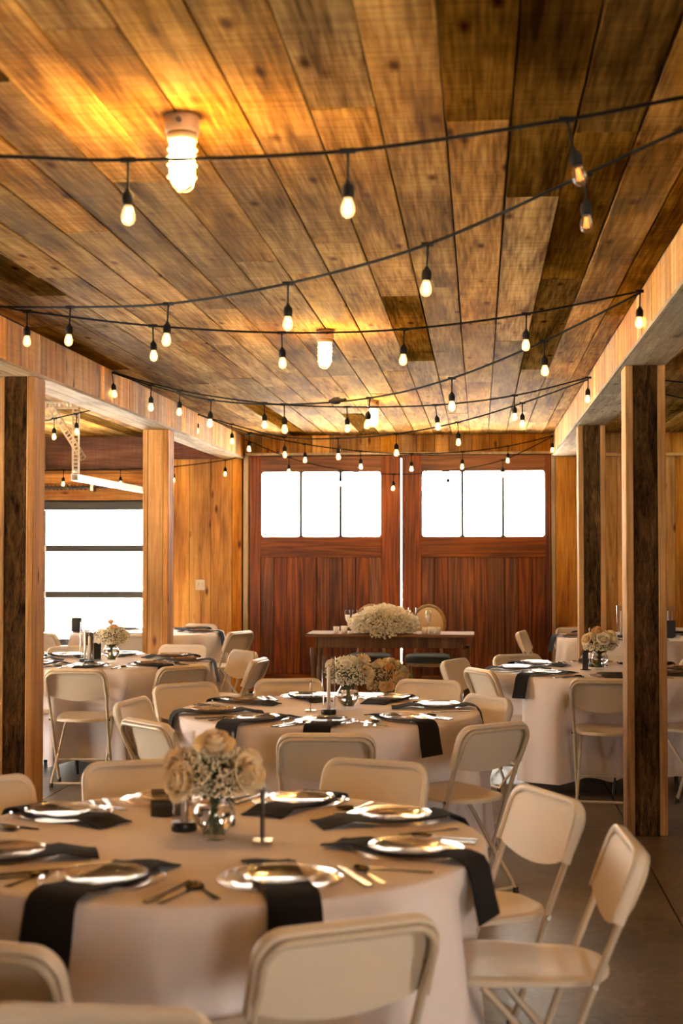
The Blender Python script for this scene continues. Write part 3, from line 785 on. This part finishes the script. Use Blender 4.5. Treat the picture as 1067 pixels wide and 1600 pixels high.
    for j in range(ny + 1):
        y = .055 + .445 * (.5 - .5 * cos(pi * j / ny)); h_ = sw(y); rt = []; rb = []
        for i in range(15):
            u = -1 + 2 * i / 14; x = h_ * sin(u * pi / 2); q = (y - .055) / .445
            e = min(1, (1 - abs(sin(u * pi / 2))) * h_ / .02, (q * .445) / .018 if q > 0 else 0, ((1 - q) * .445) / .018 if q < 1 else 0)
            dish = -.010 * (1 - (x / .19) ** 2) * sin(pi * min(1, max(0, q)))
            rt.append((x, y, .452 + dish - .008 * (1 - e) ** 2 + .006 * q)); rb.append((x * .985, y, .430 + .006 * q))
        rows_t.append(rt); rows_b.append(rb)
    m = MB().grid(rows_t); m.grid(rows_b, flip=True)
    m.grid([[r_[0] for r_ in rows_b], [r_[0] for r_ in rows_t]]); m.grid([[r_[-1] for r_ in rows_t], [r_[-1] for r_ in rows_b]])
    m.grid([rows_t[0], rows_b[0]]); m.grid([rows_b[-1], rows_t[-1]])
    m.obj('seat', M['plastic'], t)
    return t
CH = make_chair(); CH_used = [False]
def chair(x, y, rot, label, group='white folding chairs around the tables'):
    """x, y: floor point below the top of the back; rot: heading of the sitter (0 looks along +Y)"""
    if not CH_used[0]:
        CH_used[0] = True; CH.location = (x, y, 0); CH.rotation_euler = (0, 0, rot); CH['label'] = label; CH['group'] = group; return CH
    return dup(CH, (x, y, 0), rot, label, group)

# ================================================================== TABLEWARE
def ring_pts(r, n): return [(r * cos(2 * pi * k / n), r * sin(2 * pi * k / n)) for k in range(n)]
CHARGER = MB().lathe([(0, .002), (.10, .002), (.115, .006), (.152, .013), (.155, .0145), (.153, .0165), (.114, .010), (.10, .006), (0, .006)], 40).mesh('charger_plate', M['plate'])
SALAD = MB().lathe([(0, .0), (.07, .0), (.082, .004), (.108, .011), (.110, .0125), (.108, .0145), (.081, .008), (.07, .004), (0, .004)], 36).mesh('glass_plate', M['plate'])
def outline(pts, z=.004, th=.003): 
    m = MB(); n = len(pts)
    v = [(x, y, z + 0) for x, y in pts] + [(x, y, z + th) for x, y in pts]
    return m.add(v, [tuple(range(n))[::-1], tuple(range(n, 2 * n))] + [(i, (i + 1) % n, n + (i + 1) % n, n + i) for i in range(n)])
def sym(half): return half + [(-x, y) for x, y in half[::-1]]
fk = outline(sym([(.008, -.10), (.0085, -.085), (.0035, -.02), (.004, .01), (.0115, .028), (.0115, .045)]), .001, .003)
for k in range(4):
    x = -.0095 + k * .0063; fk.box(x - .0018, x + .0018, .0452, .095, .0015, .0035)
FORK = fk.mesh('fork', M['cutlery'])
KNIFE = outline([(-.0085, -.115), (.0085, -.115), (.0095, -.06), (.006, -.005), (.0085, .01), (.010, .07), (.004, .115), (-.003, .112), (-.0075, .0), (-.0095, -.06)], .001, .004).mesh('knife', M['cutlery'])
sp = outline(sym([(.007, -.10), (.0075, -.085), (.0032, -.01), (.0035, .03)]), .001, .003)
rows = []
for j in range(7):
    q = j / 6; rows.append([(.019 * sin(pi * min(.999, max(.001, q))) ** .6 * cos(2 * pi * k / 14), .058 + .03 * -cos(pi * q), .0) for k in range(14)])
bw = []
for i in range(7):
    ph_ = i / 6 * pi / 2; bw.append([(.0205 * cos(ph_) * cos(2 * pi * k / 16), .060 + .032 * cos(ph_) * sin(2 * pi * k / 16), .0085 - .008 * sin(ph_)) for k in range(17)])
sp.grid(bw); bw2 = [[(x * .93, y * .93 + .0042, z + .0022) for x, y, z in r_] for r_ in bw]; sp.grid(bw2, flip=True)
sp.grid([bw2[0], bw[0]])
SPOON = sp.mesh('spoon', M['cutlery'])

ZT = TZ + .0125
def napkin_mesh(seed, drop):
    r = random.Random(seed); rows = []; wd = .064; n = 9
    # profile along the radial line: x = outward distance from the plate centre, z = height above the cloth
    edge = TR + .010 - .585
    prof = [(-.245, .004), (-.22, .006), (-.18, .014), (-.15, .019), (-.11, .0135), (-.06, .009), (0, .009), (.06, .009), (.11, .0135), (.15, .019), (edge - .01, .013), (edge + .008, .006), (edge + .018, -.012), (edge + .026, -.05), (edge + .034, -.09), (edge + .042, -drop * .85), (edge + .046, -drop)]
    sk = r.uniform(-.12, .12); w0 = r.uniform(.85, 1.1)
    for i, (x, z) in enumerate(prof):
        row = []
        for k in range(n):
            u = -1 + 2 * k / (n - 1); hang = max(0, -z)
            row.append((x - .012 * u * sk * 4 * (1 if i < 3 else .3), u * wd * w0 * (1 + hang * .5) + sk * (x * .5), z + (.003 * sin(3 * u + seed) if i < 3 else 0) * 1 + (0 if hang == 0 else -.02 * u * sk * 3 * (hang / drop))))
        rows.append(row)
    up = [[(x, y, z + .004) if z >= 0 else (x + .005, y, z) for x, y, z in r_] for r_ in rows]
    m = MB().grid(rows, flip=True); m.grid(up); m.grid([rows[0], up[0]]); m.grid([up[-1], rows[-1]])
    m.grid([[r_[0] for r_ in up], [r_[0] for r_ in rows]]); m.grid([[r_[-1] for r_ in rows], [r_[-1] for r_ in up]])
    return m.mesh('napkin', M['napkin'])
NAPS = [napkin_mesh(s_, d) for s_, d in ((1, .13), (2, .15), (3, .12), (4, .14))]
def place_mesh(name, me, label, cat, group, loc, rot):
    o = bpy.data.objects.new(name, me); COL.objects.link(o); o.location = loc; o.rotation_euler = (0, 0, rot)
    return tag(o, label, cat, group)
def setting(cx, cy, ang, where, k, j=0.0):
    """one place setting; ang = direction from the table centre to the guest"""
    d = Vector((cos(ang), sin(ang))); sd = Vector((-sin(ang), cos(ang)))   # sd: to the guest's left... looking at the centre
    c = Vector((cx, cy)) + d * .585
    L = lambda what: what + ', ' + where
    place_mesh('charger_plate', CHARGER, L('large glass charger plate'), 'plate', 'glass charger plates', (c.x, c.y, ZT), ang)
    place_mesh('napkin', NAPS[k % 4], L('long black napkin'), 'napkin', 'black napkins', (c.x, c.y, ZT), ang + j)
    place_mesh('glass_plate', SALAD, L('small glass plate on napkin'), 'plate', 'small glass plates', (c.x, c.y, ZT + .0145), ang)
    hd = ang + pi / 2      # cutlery points to the centre
    r = random.Random(k * 7 + int(cx * 10))
    for nm, me, off in (('fork', FORK, -.192), ('knife', KNIFE, .19), ('spoon', SPOON, .232)):
        p = c + sd * off + d * r.uniform(.0, .03)
        place_mesh(nm, me, L('metal ' + nm + ' beside plate'), nm, 'cutlery ' + nm + 's', (p.x, p.y, ZT), hd + r.uniform(-.06, .06))

# ---- flowers
def rose_mesh(name, mat, R=.036, seed=0):
    r = random.Random(seed); m = MB()
    m.lathe([(0, -.8 * R), (.35 * R, -.6 * R), (.5 * R, -.1 * R), (.35 * R, .35 * R), (0, .5 * R)], 10)
    for ring, (n, rad, h, tilt) in enumerate(((3, .30, .62, .05), (5, .52, .58, .2), (6, .75, .42, .45), (6, .98, .15, .85))):
        for k in range(n):
            a = 2 * pi * (k + .5 * (ring % 2)) / n + r.uniform(-.15, .15); rows = []
            for i in range(5):
                q = i / 4; wdt = (.35 + .75 * sin(pi * min(1, q * .62 + .12))) * pi / n * 1.25
                rr_ = R * (.25 + (rad - .25) * q ** .8 + tilt * .25 * q * q); z = R * (-.75 + (h + .75) * q - tilt * .25 * q ** 3)
                rows.append([(rr_ * (1 - .06 * abs(u)) * cos(a + u * wdt), rr_ * (1 - .06 * abs(u)) * sin(a + u * wdt), z - .08 * R * u * u * q) for u in (-1, -.5, 0, .5, 1)])
            m.grid(rows)
    return m.mesh(name, mat)
ROSE = [rose_mesh('rose', M['rose'], .036, 1), rose_mesh('rose', M['rosepeach'], .034, 2), rose_mesh('rose', M['white'], .036, 3)]
def breath(seed, n, fn, rad=(.0028, .0056), stems=True, origin=(0, 0, 0), bm=None):
    r = random.Random(seed); m = MB(); st = MB(); o = Vector(origin)
    for i in range(n):
        p = Vector(fn(r)); m.ico(p, r.uniform(*rad))
        if stems and i % 4 == 0:
            mid = o.lerp(p, .55) + Vector((r.uniform(-.01, .01), r.uniform(-.01, .01), .012)); st.tube([o, mid, p], .0009, 3, caps=False)
    return m.mesh('babys_breath', bm or M['breath']), st.mesh('sprig', M['stem'])
def dome(R, hz, zc):
    def fn(r):
        while True:
            x, y, z = r.uniform(-1, 1), r.uniform(-1, 1), r.uniform(-.55, 1)
            q = x * x + y * y + z * z
            if .25 < q < 1: return (x * R, y * R, zc + z * hz)
    return fn
BB, BS = breath(5, 1900, dome(.122, .092, .182), origin=(0, 0, .10))
sm = MB(); r = random.Random(9)
for k in range(22):
    a = r.uniform(0, 2 * pi); q = r.uniform(.3, 1); sm.tube([(.035 * q * cos(a + 2.6), .035 * q * sin(a + 2.6), .014), (.012 * cos(a), .012 * sin(a), .105), (.07 * q * cos(a), .07 * q * sin(a), .18)], .0018, 4)
STEMS = sm.mesh('stems', M['stem'])
lm = MB()
for k in range(46):
    a = r.uniform(0, 2 * pi); e = r.uniform(.1, 1.2); Rr = r.uniform(.05, .10)
    c = Vector((Rr * cos(a), Rr * sin(a), .15 + .06 * e)); dd = Vector((cos(a), sin(a), r.uniform(-.3, .8))).normalized(); sd = dd.cross(Vector((0, 0, 1))).normalized()
    Ln, wd = r.uniform(.03, .05), r.uniform(.007, .012)
    lm.grid([[c - sd * wd * .2, c, c + sd * wd * .2], [c + dd * Ln * .5 - sd * wd, c + dd * Ln * .5 + Vector((0, 0, .004)), c + dd * Ln * .5 + sd * wd], [c + dd * Ln - sd * .001, c + dd * Ln - Vector((0, 0, .004)), c + dd * Ln + sd * .001]])
LEAVES = lm.mesh('leaves', M['leaf'])
def vase_obj(label, x, y):
    t = thing('glass_vase', label, 'vase', (x, y, ZT), 0, 'round glass vases')
    MB().lathe([(0, .0), (.030, .0), (.034, .004), (.030, .012), (.038, .024), (.054, .045), (.060, .068), (.055, .092), (.042, .112), (.037, .124), (.041, .136), (.0385, .136), (.0345, .124), (.0395, .111), (.052, .091), (.057, .068), (.051, .046), (.035, .026), (.026, .016), (0, .014)], 28).obj('bowl', M['glass'], t)
    MB().lathe([(0, .0145), (.0255, .0165), (.0345, .0265), (.0505, .0465), (.0562, .068), (.0515, .0905), (.049, .095), (0, .095)], 24).obj('water', M['water'], t)
def bouquet(label, x, y, rot, roses, z=ZT):
    t = thing('flower_bouquet', label, 'bouquet', (x, y, z), rot, 'table bouquets')
    link('stems', STEMS, t); link('leaves', LEAVES, t)['kind'] = 'stuff'
    b = link('babys_breath', BB, t); b['kind'] = 'stuff'; link('sprig', BS, t)['kind'] = 'stuff'
    for (a, e, Rr, kind, s_) in roses:
        p = Vector((Rr * cos(a) * cos(e), Rr * sin(a) * cos(e), .175 + Rr * sin(e)))
        o = link('rose', ROSE[kind], t, p); o.rotation_euler = Vector((0, 0, 1)).rotation_difference(Vector((cos(a) * cos(e), sin(a) * cos(e), sin(e) + .2))).to_euler(); o.scale = (s_,) * 3
    return t
def candle_cylinder(label, x, y, z=ZT, h=.285, r=.033, candle=True):
    t = thing('candle_cylinder', label, 'candle holder', (x, y, z), 0, 'glass candle cylinders')
    MB().lathe([(0, 0), (.036, 0), (.038, .004), (.038, .020), (.036, .024), (0, .024)], 24).obj('base', M['black'], t)
    MB().lathe([(r, .0245), (r, h), (r - .002, h), (r - .002, .0245)], 24).obj('glass_tube', M['glass'], t)
    if candle:
        MB().lathe([(0, .0245), (.0105, .0245), (.0085, h - .055), (.004, h - .048), (0, h - .047)], 12).obj('candle', M['wax'], t)
        MB().tube([(0, 0, h - .048), (.001, 0, h - .038)], .001, 4).obj('wick', M['black'], t)
def sign(label, x, y, rot, base, panel, w_=.105, h=.15, z=ZT):
    t = thing('table_sign', label, 'sign', (x, y, z), rot, 'upright table signs')
    MB().bevbox(-.033, .033, -.028, .028, 0, .006, c=.0015).obj('base', base, t)
    MB().bevbox(-w_ / 2, w_ / 2, -.003, .003, .0065, h, c=.001).obj('panel', panel, t)

# ================================================================== PLACE THE TABLES
TABLES = {
 'T1': (-.75, 3.96), 'T2': (-.77, 7.22), 'T3': (-2.73, 10.32), 'T4': (.83, 9.85), 'T5': (-3.35, 14.22), 'T6': (1.47, 13.85)}
WHO = {'T1': 'nearest table', 'T2': 'middle table', 'T3': 'left bay table', 'T4': 'right table', 'T5': 'far left table', 'T6': 'far right table'}
CHAIRS = {
 'T1': [(-.27, 2.98, 'with its back to the camera'), (-1.02, 2.76, 'half cut off at the lower left corner'), (.40, 3.95, 'on the right, nearest the camera', (-.996, -.06)), (.22, 4.66, 'on the right, behind the nearest right chair', (-.89, -.46)), (-.38, 5.29, 'on the far side, right of the flowers'), (-1.26, 5.21, 'on the far side, left of the flowers'), (-1.71, 4.73, 'cut by the left picture edge')],
 'T2': [(-.65, 6.04, 'with its back to the camera'), (.07, 6.45, 'at front right, seat showing'), (.05, 7.71, 'on the right side, front of backrest showing'), (-.30, 8.64, 'on the far side, right of the bouquet'), (-1.16, 8.64, 'on the far side, left of the bouquet'), (-1.73, 8.29, 'at the far left corner'), (-1.82, 7.36, 'on the left side, turned edgewise'), (-1.52, 6.42, 'at front left, back of backrest showing')],
 'T3': [(-2.66, 9.22, 'with its back to the camera, beside front post'), (-2.0, 9.55, 'at front right, back showing'), (-1.59, 10.23, 'on the right side, standing nearer'), (-1.84, 11.09, 'on the right side, standing farther'), (-2.46, 11.73, 'on the far side by the golden post'), (-3.34, 11.48, 'on the far side behind the candles'), (-3.45, 9.5, 'mostly hidden by the front left post')],
 'T4': [(.76, 8.83, 'with its back to the camera, beside post'), (0.0, 9.47, 'at front left, back showing'), (-.18, 10.31, 'on the left side, turned edgewise'), (.28, 10.87, 'on the far left side'), (.98, 11.05, 'on the far side behind the flowers'), (1.62, 10.55, 'on the far right, right of the post'), (1.55, 9.02, 'at front right, legs beside the post')],
 'T5': [(-4.14, 13.35, 'on the near left, against the garage door'), (-3.21, 13.13, 'on the near side by the golden post'), (-2.98, 15.15, 'on the far side by the board wall'), (-2.32, 13.75, 'on the right side, seen edgewise')],
 'T6': [(.41, 14.05, 'on the left, leaning before the red door'), (.97, 14.85, 'on the far side, left of the posts'), (2.07, 14.8, 'on the far side at the right picture edge')],
}
PLACES = {
 'T1': [(-.44, 3.36), (-.93, 3.33), (-1.22, 3.66), (-1.27, 4.24), (-1.0, 4.52), (-.55, 4.57), (-.23, 4.28), (-.15, 3.79)],
 'T2': [(-.70, 6.44), (-1.13, 6.57), (-1.37, 7.0), (-1.31, 7.55), (-.97, 7.88), (-.43, 7.82), (-.19, 7.39), (-.3, 6.73)],
}
SIDE = ('on right side of', 'on far right side of', 'on far side of', 'on far left side of', 'on left side of', 'on near left side of', 'on near side of', 'on near right side of')
def side_name(a, used):
    k = round(a / (pi / 4)) % 8
    for d in (0, 1, -1, 2, -2, 3, -3, 4):
        q = (k + d) % 8
        if q not in used: used.add(q); return SIDE[q]
for key, (cx, cy) in TABLES.items():
    cl = []
    for (x, y, wh, *hd) in CHAIRS[key]:
        rot = atan2(cy - y, cx - x) - pi / 2 + rnd.uniform(-.08, .08)
        if hd: rot = atan2(hd[0][1], hd[0][0]) - pi / 2
        cl.append((x, y, rot))
        chair(x, y, rot, 'white folding chair at ' + WHO[key] + ', ' + wh)
    round_table('round banquet table hidden under cloth, ' + WHO[key], cx, cy, {'T3': .63, 'T4': -.75}.get(key, .2))
    tablecloth('white floor length cloth on the ' + WHO[key], cx, cy, cl, sum(map(ord, key)))
    used = set()
    if key in PLACES: angs = [atan2(y - cy, x - cx) for x, y in PLACES[key]]
    elif key in ('T3', 'T4'): angs = [radians(d) for d in (-88, -43, 2, 47, 92, 137, 182, 227)]
    else: angs = [radians(d) for d in (-90, -10, 50, 130, 190, 235)]
    for k, a in enumerate(sorted(angs, key=lambda q: round(q / (pi / 4)) % 8)):
        sn = side_name(a % (2 * pi), used)
        setting(cx, cy, a, sn + ' ' + WHO[key], k + len(key) + ord(key[1]), rnd.uniform(-.18, .18))
chair(-.65, 2.39, pi, 'white folding chair at the bottom edge, only its back top visible', 'white folding chairs around the tables')

vase_obj('round glass vase with water on the nearest round table', -.74, 3.95)
bouquet('loose cream rose bouquet on the nearest round table', -.74, 3.95, 0, [(-2.3, .0, .125, 0, 1.45), (-.5, .15, .13, 0, 1.45), (-1.4, 1.1, .115, 0, 1.45), (3.05, .35, .125, 0, 1.2), (1.9, .4, .12, 2, 1.1), (.5, .35, .12, 0, 1.1)])
vase_obj('round glass vase with water on the middle round table', -.67, 7.28)
bouquet('babys breath and rose bouquet on the middle round table', -.67, 7.28, .8, [(-1.3, .1, .125, 0, 1.15), (-1.0, .75, .12, 0, 1.1), (.4, .4, .12, 2, 1), (2.2, .5, .11, 2, 1), (-2.4, .6, .11, 2, .8)])
vase_obj('round glass vase with water on the left bay table', -2.69, 10.26)
bouquet('babys breath bouquet with two peach blooms, left bay table', -2.69, 10.26, 2.0, [(-3.0, .9, .11, 1, .8), (2.8, 1.3, .125, 1, .8), (.2, .3, .12, 2, .8), (-1.5, .2, .12, 2, .8)])
vase_obj('round glass vase with water on the right table by the post', .82, 9.9)
bouquet('white and peach rose bouquet on the right table by the post', .82, 9.9, 3.1, [(1.75, .35, .13, 2, 1.15), (1.3, .95, .12, 1, 1.1), (.7, .3, .13, 0, 1.1), (2.6, .3, .12, 2, 1), (-1.5, .5, .12, 2, 1), (3.6, .6, .12, 0, .9)])
candle_cylinder('clear candle cylinder left of the nearest bouquet', -.85, 4.07)
candle_cylinder('clear candle cylinder behind the nearest bouquet', -.755, 4.16, h=.27)
candle_cylinder('clear cylinder with taper candle left of the middle bouquet', -.745, 7.04)
candle_cylinder('taller clear candle cylinder on the left bay table', -2.88, 10.22, h=.29)
candle_cylinder('shorter clear candle cylinder on the left bay table', -2.79, 10.02, h=.25)
candle_cylinder('clear candle cylinder behind the right table bouquet', .80, 10.14, h=.27)
candle_cylinder('clear candle cylinder on far right table between the posts', 1.33, 13.62, h=.30, r=.045)
candle_cylinder('clear candle cylinder beside black sign on far right table', 1.77, 13.66, h=.30, r=.05)
sign('dark thin sign on brass base, nearest round table', -.60, 3.93, pi / 2 + .08, M['gold'], M['black'])
sign('smoky thin sign seen edgewise on the middle round table', -.85, 7.17, pi / 2 + .10, M['whitepaint'], M['acrylic'])
sign('black table sign beside candles on the left bay table', -2.84, 10.38, 1.05, M['black'], M['black'], h=.13)
sign('narrow black sign left of the bouquet, right table', .72, 9.85, 1.15, M['black'], M['black'], w_=.10, h=.13)
sign('black table sign against the garage door on far left table', -4.03, 14.0, .12, M['black'], M['black'])
sign('black square sign on the far right table, right of post', 1.77, 13.57, .1, M['black'], M['black'], w_=.115, h=.165)

# ================================================================== SWEETHEART TABLE
st = thing('wooden_table', 'long wooden farm table before the red doors', 'table', (-.87, 14.1, 0))
for k in range(4): box('top_plank', M['tabletop'], st, -.82, .82, -.30 + k * .15 + .001, -.30 + (k + 1) * .15 - .001, .735, .765, bev=.003)
for y in (-.25, .25): box('apron', M['tabledark'], st, -.70, .70, y - .012, y + .012, .63, .734, bev=.002)
for x in (-.72, .72): box('apron', M['tabledark'], st, x - .012, x + .012, -.237, .237, .63, .734, bev=.002)
for sx in (-1, 1):
    for sy in (-1, 1):
        MB().lathe([(.0, 0), (.022, 0), (.028, .05), (.032, .30), (.026, .42), (.036, .48), (.030, .52), (.040, .56), (.040, .629), (0, .629)], 12).obj('leg', M['tabledark'], st, (sx * .74, sy * .25, 0))
def oval_chair(label, x, y):
    t = thing('upholstered_chair', label, 'chair', (x, y, 0), pi, 'oval back chairs behind the farm table')
    # local: sitter looks along +Y after rotation towards the camera
    def oval(a, rx, rz, yy): return (rx * cos(a), yy - (rz * sin(a) + .80 - .5) * .12, .80 + rz * sin(a))
    n = 28
    MB().tube([oval(2 * pi * k / n, .170, .20, -.20) for k in range(n)], .017, 8, closed=True).obj('back_frame', M['oakframe'], t)
    rws = [[oval(2 * pi * k / n, .156 * q, .186 * q, -.20 + .02 * (1 - q * q)) for k in range(n + 1)] for q in (1, .8, .5, .02)]
    rwb = [[oval(2 * pi * k / n, .156 * q, .186 * q, -.215 - .01 * (1 - q * q)) for k in range(n + 1)] for q in (1, .8, .5, .02)]
    m = MB().grid(rws); m.grid(rwb, flip=True); m.grid([rwb[0], rws[0]]); m.obj('backrest', M['linen'], t)
    for s_ in (-1, 1):
        MB().tube([(s_ * .15, -.19, .44), (s_ * .12, -.205, .63)], .015, 8).obj('back_post', M['oakframe'], t)
        MB().tube([(s_ * .19, .19, .40), (s_ * .18, .20, 0)], [.022, .013], 8).obj('leg', M['oakframe'], t)
        MB().tube([(s_ * .17, -.18, .40), (s_ * .16, -.25, 0)], [.020, .013], 8).obj('leg', M['oakframe'], t)
    o = []
    for k in range(32):
        a = 2 * pi * k / 32; e = .55
        o.append((.235 * math.copysign(abs(cos(a)) ** e, cos(a)), .22 * math.copysign(abs(sin(a)) ** e, sin(a))))
    m = MB()
    rws = [[(x_ * q, y_ * q, z) for x_, y_ in o + o[:1]] for q, z in ((.96, .43), (1, .45), (1, .475), (.95, .50), (.7, .515), (.02, .52))]
    m.grid(rws); m.obj('seat', M['seatdark'], t)
    MB().prism([(x_ * .97, y_ * .97) for x_, y_ in o], .395, .4295).obj('seat_rail', M['oakframe'], t)
oval_chair('oval back beige chair behind farm table, right of the white flowers', -.53, 14.72)
oval_chair('oval back chair behind farm table, hidden by the white flowers', -1.13, 14.72)
# white flower mound on the farm table
t = thing('flower_arrangement', 'big mound of white flowers on the farm table', 'flowers', (-.93, 13.97, .765))
def mound(r):
    while True:
        x, y, z = r.uniform(-1, 1), r.uniform(-1, 1), r.uniform(-1, 1)
        q = x * x + y * y + z * z
        if .35 < q < 1:
            zz = .095 + z * .20 * (1 - .3 * abs(x)); yy = y * .22 - .04
            if zz < .012 and yy > -.178: zz = .012 + r.random() * .05
            return (x * .37 * (1 - .1 * r.random()), yy, zz)
mm, ss = breath(31, 4200, mound, (.006, .013), True, (0, 0, .05), M['white'])
link('blossoms', mm, t)['kind'] = 'stuff'; link('sprigs', ss, t)['kind'] = 'stuff'
r = random.Random(77)
for k in range(24):
    a = r.uniform(0, 2 * pi); e = r.uniform(.1, 1.3); p = Vector((.30 * cos(a) * cos(e), -.02 + .14 * sin(a) * cos(e), .11 + .15 * sin(e)))
    o = link('rose', ROSE[2], t, p); o.scale = (1.1,) * 3; o.rotation_euler = (r.uniform(-.6, .9), r.uniform(-.6, .6), 0)
# floor arrangement
t = thing('floor_flowers', 'cream and peach rose bunch on the floor before farm table', 'flowers', (-.87, 13.5, 0))
MB().lathe([(0, 0), (.07, 0), (.09, .06), (.10, .17), (.085, .19), (.08, .17), (.0, .16)], 18).obj('pot', M['black'], t)
bm_, bs_ = breath(41, 700, dome(.22, .20, .36), (.004, .008), True, (0, 0, .18)); link('babys_breath', bm_, t)['kind'] = 'stuff'; link('sprig', bs_, t)['kind'] = 'stuff'
for k in range(30):
    a = r.uniform(0, 2 * pi); e = r.uniform(-.35, 1.4); p = Vector((.19 * cos(a) * cos(e), .19 * sin(a) * cos(e), .36 + .18 * sin(e)))
    o = link('rose', ROSE[r.choice((0, 0, 1, 2))], t, p); o.scale = (1.25,) * 3
    o.rotation_euler = Vector((0, 0, 1)).rotation_difference(Vector((cos(a) * cos(e), sin(a) * cos(e), sin(e) + .15))).to_euler()
# glasses and candles on the farm table
def flute(label, x, y):
    t = thing('champagne_flute', label, 'glass', (x, y, .7655), 0, 'champagne flutes')
    MB().lathe([(0, 0), (.032, 0), (.032, .002), (.005, .006), (.004, .085), (.006, .09)], 16).obj('stem', M['glass'], t)
    MB().lathe([(.0062, .0905), (.020, .115), (.027, .15), (.025, .215), (.0238, .215), (.0255, .15), (.018, .116), (.0, .097)], 16).obj('bowl', M['glass'], t)
    MB().lathe([(0, .0975), (.0175, .1165), (.0245, .145), (.0245, .17), (0, .17)], 14).obj('drink', M['votive'], t)
flute('champagne flute at the left end of the flower mound, outer', -1.31, 14.16)
flute('champagne flute at the left end of the flower mound, inner', -1.24, 14.20)
flute('champagne flute in front of the beige oval chair', -.50, 14.08)
candle_cylinder('clear candle cylinder behind the white flower mound', -.67, 14.25, .7655, .24, .045)
VOT = (('white votive candle leftmost on farm table', -1.40, 13.95), ('white votive candle second from left on farm table', -1.32, 13.93), ('white votive candle third from left on farm table', -1.335, 14.05),
       ('white votive candle right of flowers, nearest the mound', -.53, 13.92), ('white votive candle right of flowers, next to the flute', -.47, 13.97), ('white votive candle rightmost on farm table', -.405, 13.93))
for lb, x, y in VOT:
    t = thing('votive_candle', lb, 'candle', (x, y, .7655), 0, 'votive candles')
    MB().lathe([(0, 0), (.026, 0), (.031, .065), (.0295, .065), (.025, .012), (0, .012)], 16).obj('cup', M['votive'], t)
    MB().lathe([(0, .0125), (.024, .0125), (.0265, .05), (0, .05)], 14).obj('wax', M['wax'], t)
